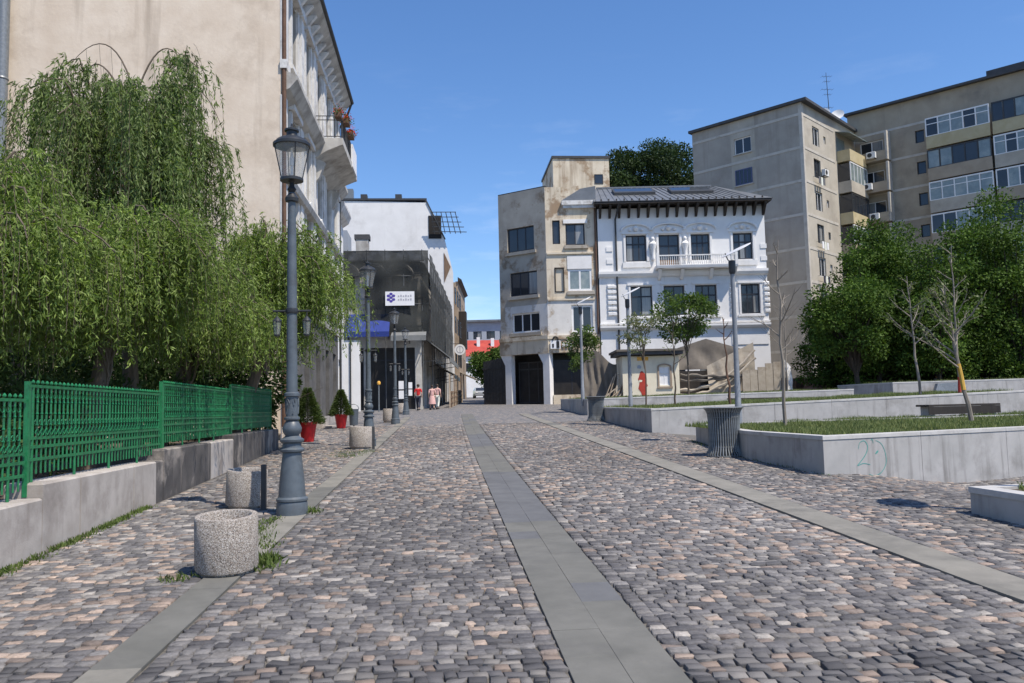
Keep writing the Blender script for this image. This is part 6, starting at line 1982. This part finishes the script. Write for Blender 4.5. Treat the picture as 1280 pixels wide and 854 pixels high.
# young trees in the beds
leafy_tree("young leafy tree in the bed before the white town house", 13.2, 43.9, 2.05, 6.6, 1.75, 5200, (.050, .090, .018), (.115, .175, .040), .16, .06, .38, 22, "young_tree", "young trees in the raised beds", 1.0, "leaf", .36)
leafy_tree("young leafy tree in front of the worn corner house shop", 7.75, 45.6, 2.1, 4.4, 1.3, 2600, (.050, .085, .020), (.11, .16, .045), .15, .05, .30, 14, "young_tree", "young trees in the raised beds", 1.0, "leaf", .36)
leafy_tree("thin pale young tree beside the second pole light", 7.45, 30.2, 1.5, 3.9, .85, 1100, (.11, .13, .06), (.20, .21, .12), .10, .035, .45, 14, "young_tree", "young trees in the raised beds", 1.0, "leaf", .36)


def sapling(label, x, y, z, H, lean=(0, 0), nb=9, mtrunk="bark_pale", leaves=0, paint=None, r=.035, crown_from=.4, spread=.42, side=None):
    t = thing("bare_sapling", label, "tree", (x, y, z), 0, "bare saplings in the raised beds")
    b = MB()
    pts = [Vector((x, y, z - .1))]
    n_ = 9
    for k in range(1, n_ + 1):
        f = k / n_
        pts.append(Vector((x + lean[0] * f ** .8 + .03 * math.sin(k * 2.1 + x), y + lean[1] * f + .03 * math.cos(k * 1.7), z + H * f)))
    b.tube(pts, [r * (1 - .85 * k / n_) + .006 for k in range(n_ + 1)], 7)
    tips = []
    for k in range(nb):
        f = crown_from + (1 - crown_from) * (k + .5) / nb * .95
        i = int(f * n_); p = pts[i].lerp(pts[min(i + 1, n_)], f * n_ - i)
        a = k * 2.4 + random.uniform(-.4, .4)
        if side is not None and k % 2 == 0: a = side + random.uniform(-.5, .5)
        L = H * spread * (1.15 - f) * random.uniform(.7, 1.2)
        br = limb_path(p, (math.cos(a), math.sin(a), .75), L, 6, .5, .10)
        b.tube([tuple(v) for v in br], [r * .42 * (1 - q / 7.5) + .003 for q in range(7)], 5, cap=False)
        for q in range(5):
            i2 = random.choice((2, 3, 4, 5))
            a2 = a + random.uniform(-1.2, 1.2)
            tw_ = limb_path(br[i2], (math.cos(a2), math.sin(a2), .6), L * random.uniform(.25, .5), 4, .3, .15)
            b.tube([tuple(v) for v in tw_], [.007, .006, .005, .004, .003], 4, cap=False)
            tips += tw_[2:]
        tips += br[3:]
    b.build("trunk", mtrunk, t, smooth=True, fix=False)
    if paint:
        i0, i1 = paint[0] * n_, paint[1] * n_
        pp = [pts[int(q)].lerp(pts[min(int(q) + 1, n_)], q - int(q)) for q in np.linspace(i0, i1, 5)]
        MB().tube([tuple(v) for v in pp], [r * (1 - .85 * q / n_) + .011 for q in np.linspace(i0, i1, 5)], 8).build("painted_band", paint[2], t, smooth=True)
    if leaves:
        T = np.array([tuple(v) for v in tips])
        P = T[rng.integers(0, len(T), leaves)] + rng.normal(0, .05, (leaves, 3))
        leaf_mesh("leaves", P, rng.normal(0, 1, (leaves, 3)), .10, .05, (.09, .12, .04), (.17, .20, .09), "leaf", t)


sapling("bare sapling with upright twigs in the grass behind the near ribbed bin", 8.15, 19.3, 1.07, 4.5, (.0, 0), 8, "bark_pale", 0, None, .04, .36, .34)
sapling("leaning sapling with yellow painted trunk and few leaves beside the dark bench", 13.05, 19.6, 1.1, 3.3, (-.45, .1), 12, "bark_pale", 420, (.22, .42, "bark_yellow"), .055, .36, .55, math.pi)
sapling("slender bare sapling with red painted foot behind the leaning one", 18.9, 29.0, 1.75, 5.6, (.05, 0), 10, "bark_pale", 120, (.03, .12, "paint_red"), .05, .38, .34)
sapling("short sapling with sparse leaves on the long bed near the bench", 18.0, 30.0, 1.75, 4.6, (-.25, 0), 10, "bark_pale", 260, None, .05, .4, .4)
sapling("thin sapling with reddish trunk beside the pole light behind the ribbed bin", 9.9, 28.0, 1.55, 3.1, (-.15, 0), 4, "metal_rust", 0, None, .045, .7, .3)
sapling("bare sapling in the back bed before the brick pillar", 18.6, 43.6, 2.25, 5.4, (.05, 0), 9, "bark_pale", 0, None, .05, .32, .42)
sapling("bare thin sapling beside the kiosk in the second bed", 8.95, 31.5, 1.52, 3.4, (0, 0), 6, "bark", 60, None, .035, .45, .35)

# ------------------------------------------------------------------ weeds along the joints and walls
def weeds(label, pts, N, spread, h):
    P, D = [], []
    for k in range(N):
        i = random.randrange(len(pts) - 1) if len(pts) > 1 else 0
        a = Vector(pts[i]); c = Vector(pts[min(i + 1, len(pts) - 1)])
        p = a.lerp(c, random.random())
        cl = .5 + .5 * math.sin(p.y * 3.1 + p.x * 5) * math.sin(p.y * 7.7)
        if random.random() > .25 + .75 * cl: continue
        x_, y_ = p.x + random.gauss(0, spread), p.y + random.gauss(0, spread * .8)
        P.append((x_, y_, gz(x_, y_) - .01)); D.append((random.gauss(0, .5), random.gauss(0, .5), random.uniform(.5, 1.2)))
    P, D = np.array(P), np.array(D)
    V, F, C = leaf_arrays(P, D, h, h * .22, (.07, .12, .025), (.15, .19, .06))
    o = quads_mesh("weeds", V, F, "grass", None, cols=C)
    tag(o, label, "weeds", None, "stuff")


weeds("green weeds sprouting along the foot of the granite wall", [(fx(6) + .06, 6, 0), (fx(9.5) + .06, 9.5, 0), (fx(12) + .04, 12, 0)], 3000, .05, .06)
weeds("weeds around the foot of the near concrete tub", [(-1.66, 7.6, 0), (-1.6, 8.0, 0), (-1.75, 8.1, 0)], 240, .06, .10)
weeds("weeds left of the near concrete tub", [(-2.28, 7.5, 0), (-2.3, 7.3, 0)], 150, .07, .06)
weeds("weeds in the joints between tub and tall lamp", [(-2.1, 10.6, 0), (-2.2, 10.2, 0), (-2.0, 9.4, 0), (-1.78, 8.6, 0)], 620, .08, .055)
weeds("weeds at the foot of the tall lamp", [(-1.7, 10.9, 0), (-1.75, 11.3, 0), (-2.2, 11.3, 0)], 380, .06, .07)
weeds("grass in the slab joint before the third concrete tub", [(-2.5, 21.6, 0), (-2.3, 19.5, 0), (-1.9, 21.4, 0)], 900, .2, .05)
weeds("weeds at the foot of the concrete beds on the right", [(6.3, 13.2, 0), (6.15, 16, 0), (6.3, 19, 0), (6.6, 22, 0)], 500, .05, .06)

# ================================================================== people
def skin_mesh(name, joints, edges, m, parent, sub=2):
    me = bpy.data.meshes.new(name)
    me.from_pydata([j[:3] for j in joints], edges, [])
    o = link_mesh(name, me, m, parent)
    md = o.modifiers.new("skin", 'SKIN'); md.use_smooth_shade = True
    for i, j in enumerate(joints):
        v = me.skin_vertices[0].data[i]
        v.radius = (j[3], j[4] if len(j) > 4 else j[3])
        v.use_root = i == 0
    o.modifiers.new("sub", 'SUBSURF').levels = sub
    o.modifiers["sub"].render_levels = sub
    return o


def person(label, loc, rz, top, bottom, stride=.22, hair="hair", skirt=False, H=1.72):
    t = thing("person", label, "person", loc, rz)
    WL[t.name] = Vector((0, 0, 0))
    s = H / 1.72
    st = stride
    # body faces +y
    J = [(0, 0, .95, .13, .10), (0, 0, 1.12, .12, .09), (0, .01, 1.30, .155, .10), (0, 0, 1.42, .12, .08), (0, .01, 1.50, .05), (0, .03, 1.60, .085, .10), (0, .03, 1.68, .07, .085),
         (-.19, 0, 1.40, .055), (-.24, -.04, 1.14, .042), (-.24, .06, .90, .033), (-.24, .09, .82, .035, .018),
         (.19, 0, 1.40, .055), (.24, -.06, 1.14, .042), (.25, .02, .89, .033), (.25, .05, .81, .035, .018),
         (-.09, 0, .90, .095), (-.10, st * .55, .50, .062), (-.10, st * .75, .10, .042), (-.10, st * .75 + .14, .035, .035, .03),
         (.09, 0, .90, .095), (.10, -st * .15, .50, .062), (.10, -st * .85, .13, .042), (.10, -st * .85 + .12, .05, .035, .03)]
    E_ = [(0, 1), (1, 2), (2, 3), (3, 4), (4, 5), (5, 6), (3, 7), (7, 8), (8, 9), (9, 10), (3, 11), (11, 12), (12, 13), (13, 14), (0, 15), (15, 16), (16, 17), (17, 18), (0, 19), (19, 20), (20, 21), (21, 22)]
    body = skin_mesh("body", [tuple(c * s for c in j) for j in J], E_, "skin", t)
    T = [(0, 0, .93, .155, .125), (0, 0, 1.12, .145, .115), (0, .01, 1.30, .178, .125), (0, 0, 1.42, .135, .10), (-.19, 0, 1.40, .072), (-.235, -.035, 1.17, .058), (.19, 0, 1.40, .072), (.235, -.05, 1.17, .058)]
    skin_mesh("shirt", [tuple(c * s for c in j) for j in T], [(0, 1), (1, 2), (2, 3), (3, 4), (4, 5), (3, 6), (6, 7)], top, t)
    if skirt:
        MB().lathe([(.15 * s, 1.0 * s), (.20 * s, .85 * s), (.27 * s, .40 * s)], 14, cap=False).build("skirt", bottom, t, smooth=True)
    else:
        Tr = [(0, 0, .96, .15, .12), (-.09, 0, .90, .115), (-.10, st * .55, .50, .082), (-.10, st * .75, .12, .062), (.09, 0, .90, .115), (.10, -st * .15, .50, .082), (.10, -st * .85, .15, .062)]
        skin_mesh("trousers", [tuple(c * s for c in j) for j in Tr], [(0, 1), (1, 2), (2, 3), (0, 4), (4, 5), (5, 6)], bottom, t)
    hb = MB(Matrix.Translation((0, .012 * s, 1.635 * s)))
    hb.lathe([(.088, -.03), (.104, .03), (.098, .085), (.06, .128), (.005, .14)], 14)
    hb.v = [(x, y * 1.12 - .01, z) for x, y, z in hb.v]
    hb.build("hair", hair, t, smooth=True)
    fc = MB()
    fc.lathe([(.004, -.02), (.014, -.012), (.010, .02), (.004, .03)], 6, (0, .125 * s, 1.60 * s))
    fc.build("nose", "skin", t)
    for sx in (-1, 1):
        MB().box(sx * .035 - .01, sx * .035 + .01, .112 * s, .128 * s, 1.625 * s, 1.637 * s).build("eye", "shoe", t)
        yy = st * .75 if sx < 0 else -st * .85
        zz = 0 if sx < 0 else .02
        MB().bbox(sx * .10 - .05, sx * .10 + .05, yy - .07, yy + .20, zz, zz + .09, .025).build("shoe", "shoe", t)
    return t


person("person in red shirt and dark trousers walking away past the dark shops", (-1.72, 56.35, gz(0, 56.35)), R(-8), "cloth_red", "cloth_navy", .30)
person("person in a pink dress walking by the timber railing", (-.80, 57.2, gz(0, 57)), R(10), "cloth_pink", "cloth_pink", .2, skirt=True, H=1.66)
person("person in pale pink top and trousers beside the one in the dress", (-.45, 58.0, gz(0, 58)), R(-15), "cloth_pink", "cloth_white", .2, H=1.7)
person("person in pale top standing under the big trees behind the bed", (35.1, 50.7, gz(35, 50.7)), R(160), "cloth_white", "cloth_grey", .1)
person("person in grey standing in the shade by the slanted grey stone", (31.5, 50.6, gz(31, 50.6)), R(190), "cloth_grey", "cloth_navy", .1)

# ================================================================== parked cars at the far end of the street
def car(label, loc, rz, m):
    t = thing("parked_car", label, "car", loc, rz, "cars parked at the end of the street")
    WL[t.name] = Vector((0, 0, 0))
    prof = [(-2.1, .35), (-2.1, .75), (-1.95, .92), (-1.1, 1.0), (-.55, 1.42), (.75, 1.45), (1.5, 1.02), (2.05, .95), (2.15, .6), (2.1, .35)]
    b = MB()
    k = len(prof)
    L_ = [(x, -.82 if z < 1.1 else -.66, z) for x, z in prof]; R_ = [(x, .82 if z < 1.1 else .66, z) for x, z in prof]
    b._add(L_ + R_, [tuple(range(k)), tuple(range(2 * k - 1, k - 1, -1))] + [(i, k + i, k + (i + 1) % k, (i + 1) % k) for i in range(k)])
    b.build("body", m, t)
    for s in (-1, 1):
        MB()._add([(-.95, s * .80, 1.02), (1.3, s * .80, 1.02), (.70, s * .685, 1.39), (-.5, s * .685, 1.37)], [(0, 1, 2, 3)]).build("side_window", "glass_dark", t, fix=False)
        for x in (-1.3, 1.35):
            w = MB(Matrix.Translation((x, s * .76, .31)) @ Matrix.Rotation(R(90), 4, 'X')).lathe([(.31, -.1), (.31, .1)], 18).build("wheel", "tyre", t)
            MB(Matrix.Translation((x, s * .765, .31)) @ Matrix.Rotation(R(90), 4, 'X')).lathe([(.18, -.11), (.18, .11)], 12).build("rim", "galv_steel", w)
        MB().box(-2.13, -2.09, s * .62 - .15, s * .62 + .15, .68, .82).build("headlight", "frame_white", t)
        MB().box(2.10, 2.16, s * .62 - .15, s * .62 + .15, .68, .85).build("tail_light", "paint_red", t)
    MB()._add([(-1.12, -.66, 1.03), (-1.12, .66, 1.03), (-.58, .58, 1.40), (-.58, -.58, 1.40)], [(0, 1, 2, 3)]).build("windscreen", "glass_dark", t, fix=False)


car("grey car parked at the far end of the street facing the camera", (4.9, 112, gz(5, 112) - .02), R(92), "car_paint")
car("dark car parked behind the grey one at the street end", (6.6, 121, gz(6, 121) - .02), R(88), "metal_dark")

# slanted grey stone slab under the trees
t = thing("stone_slab", "slanted grey stone slab leaning by the bed under the trees", "slab", (26.9, 43.0, gz(26, 43)))
MB().prism([(26.3, 42.9, gz(26, 43)), (28.2, 42.9, gz(26, 43)), (28.3, 43.0, gz(26, 43) + 1.25), (26.9, 43.1, gz(26, 43) + 1.2)], (.05, .35, 0)).build("slab", "galv_steel", t)
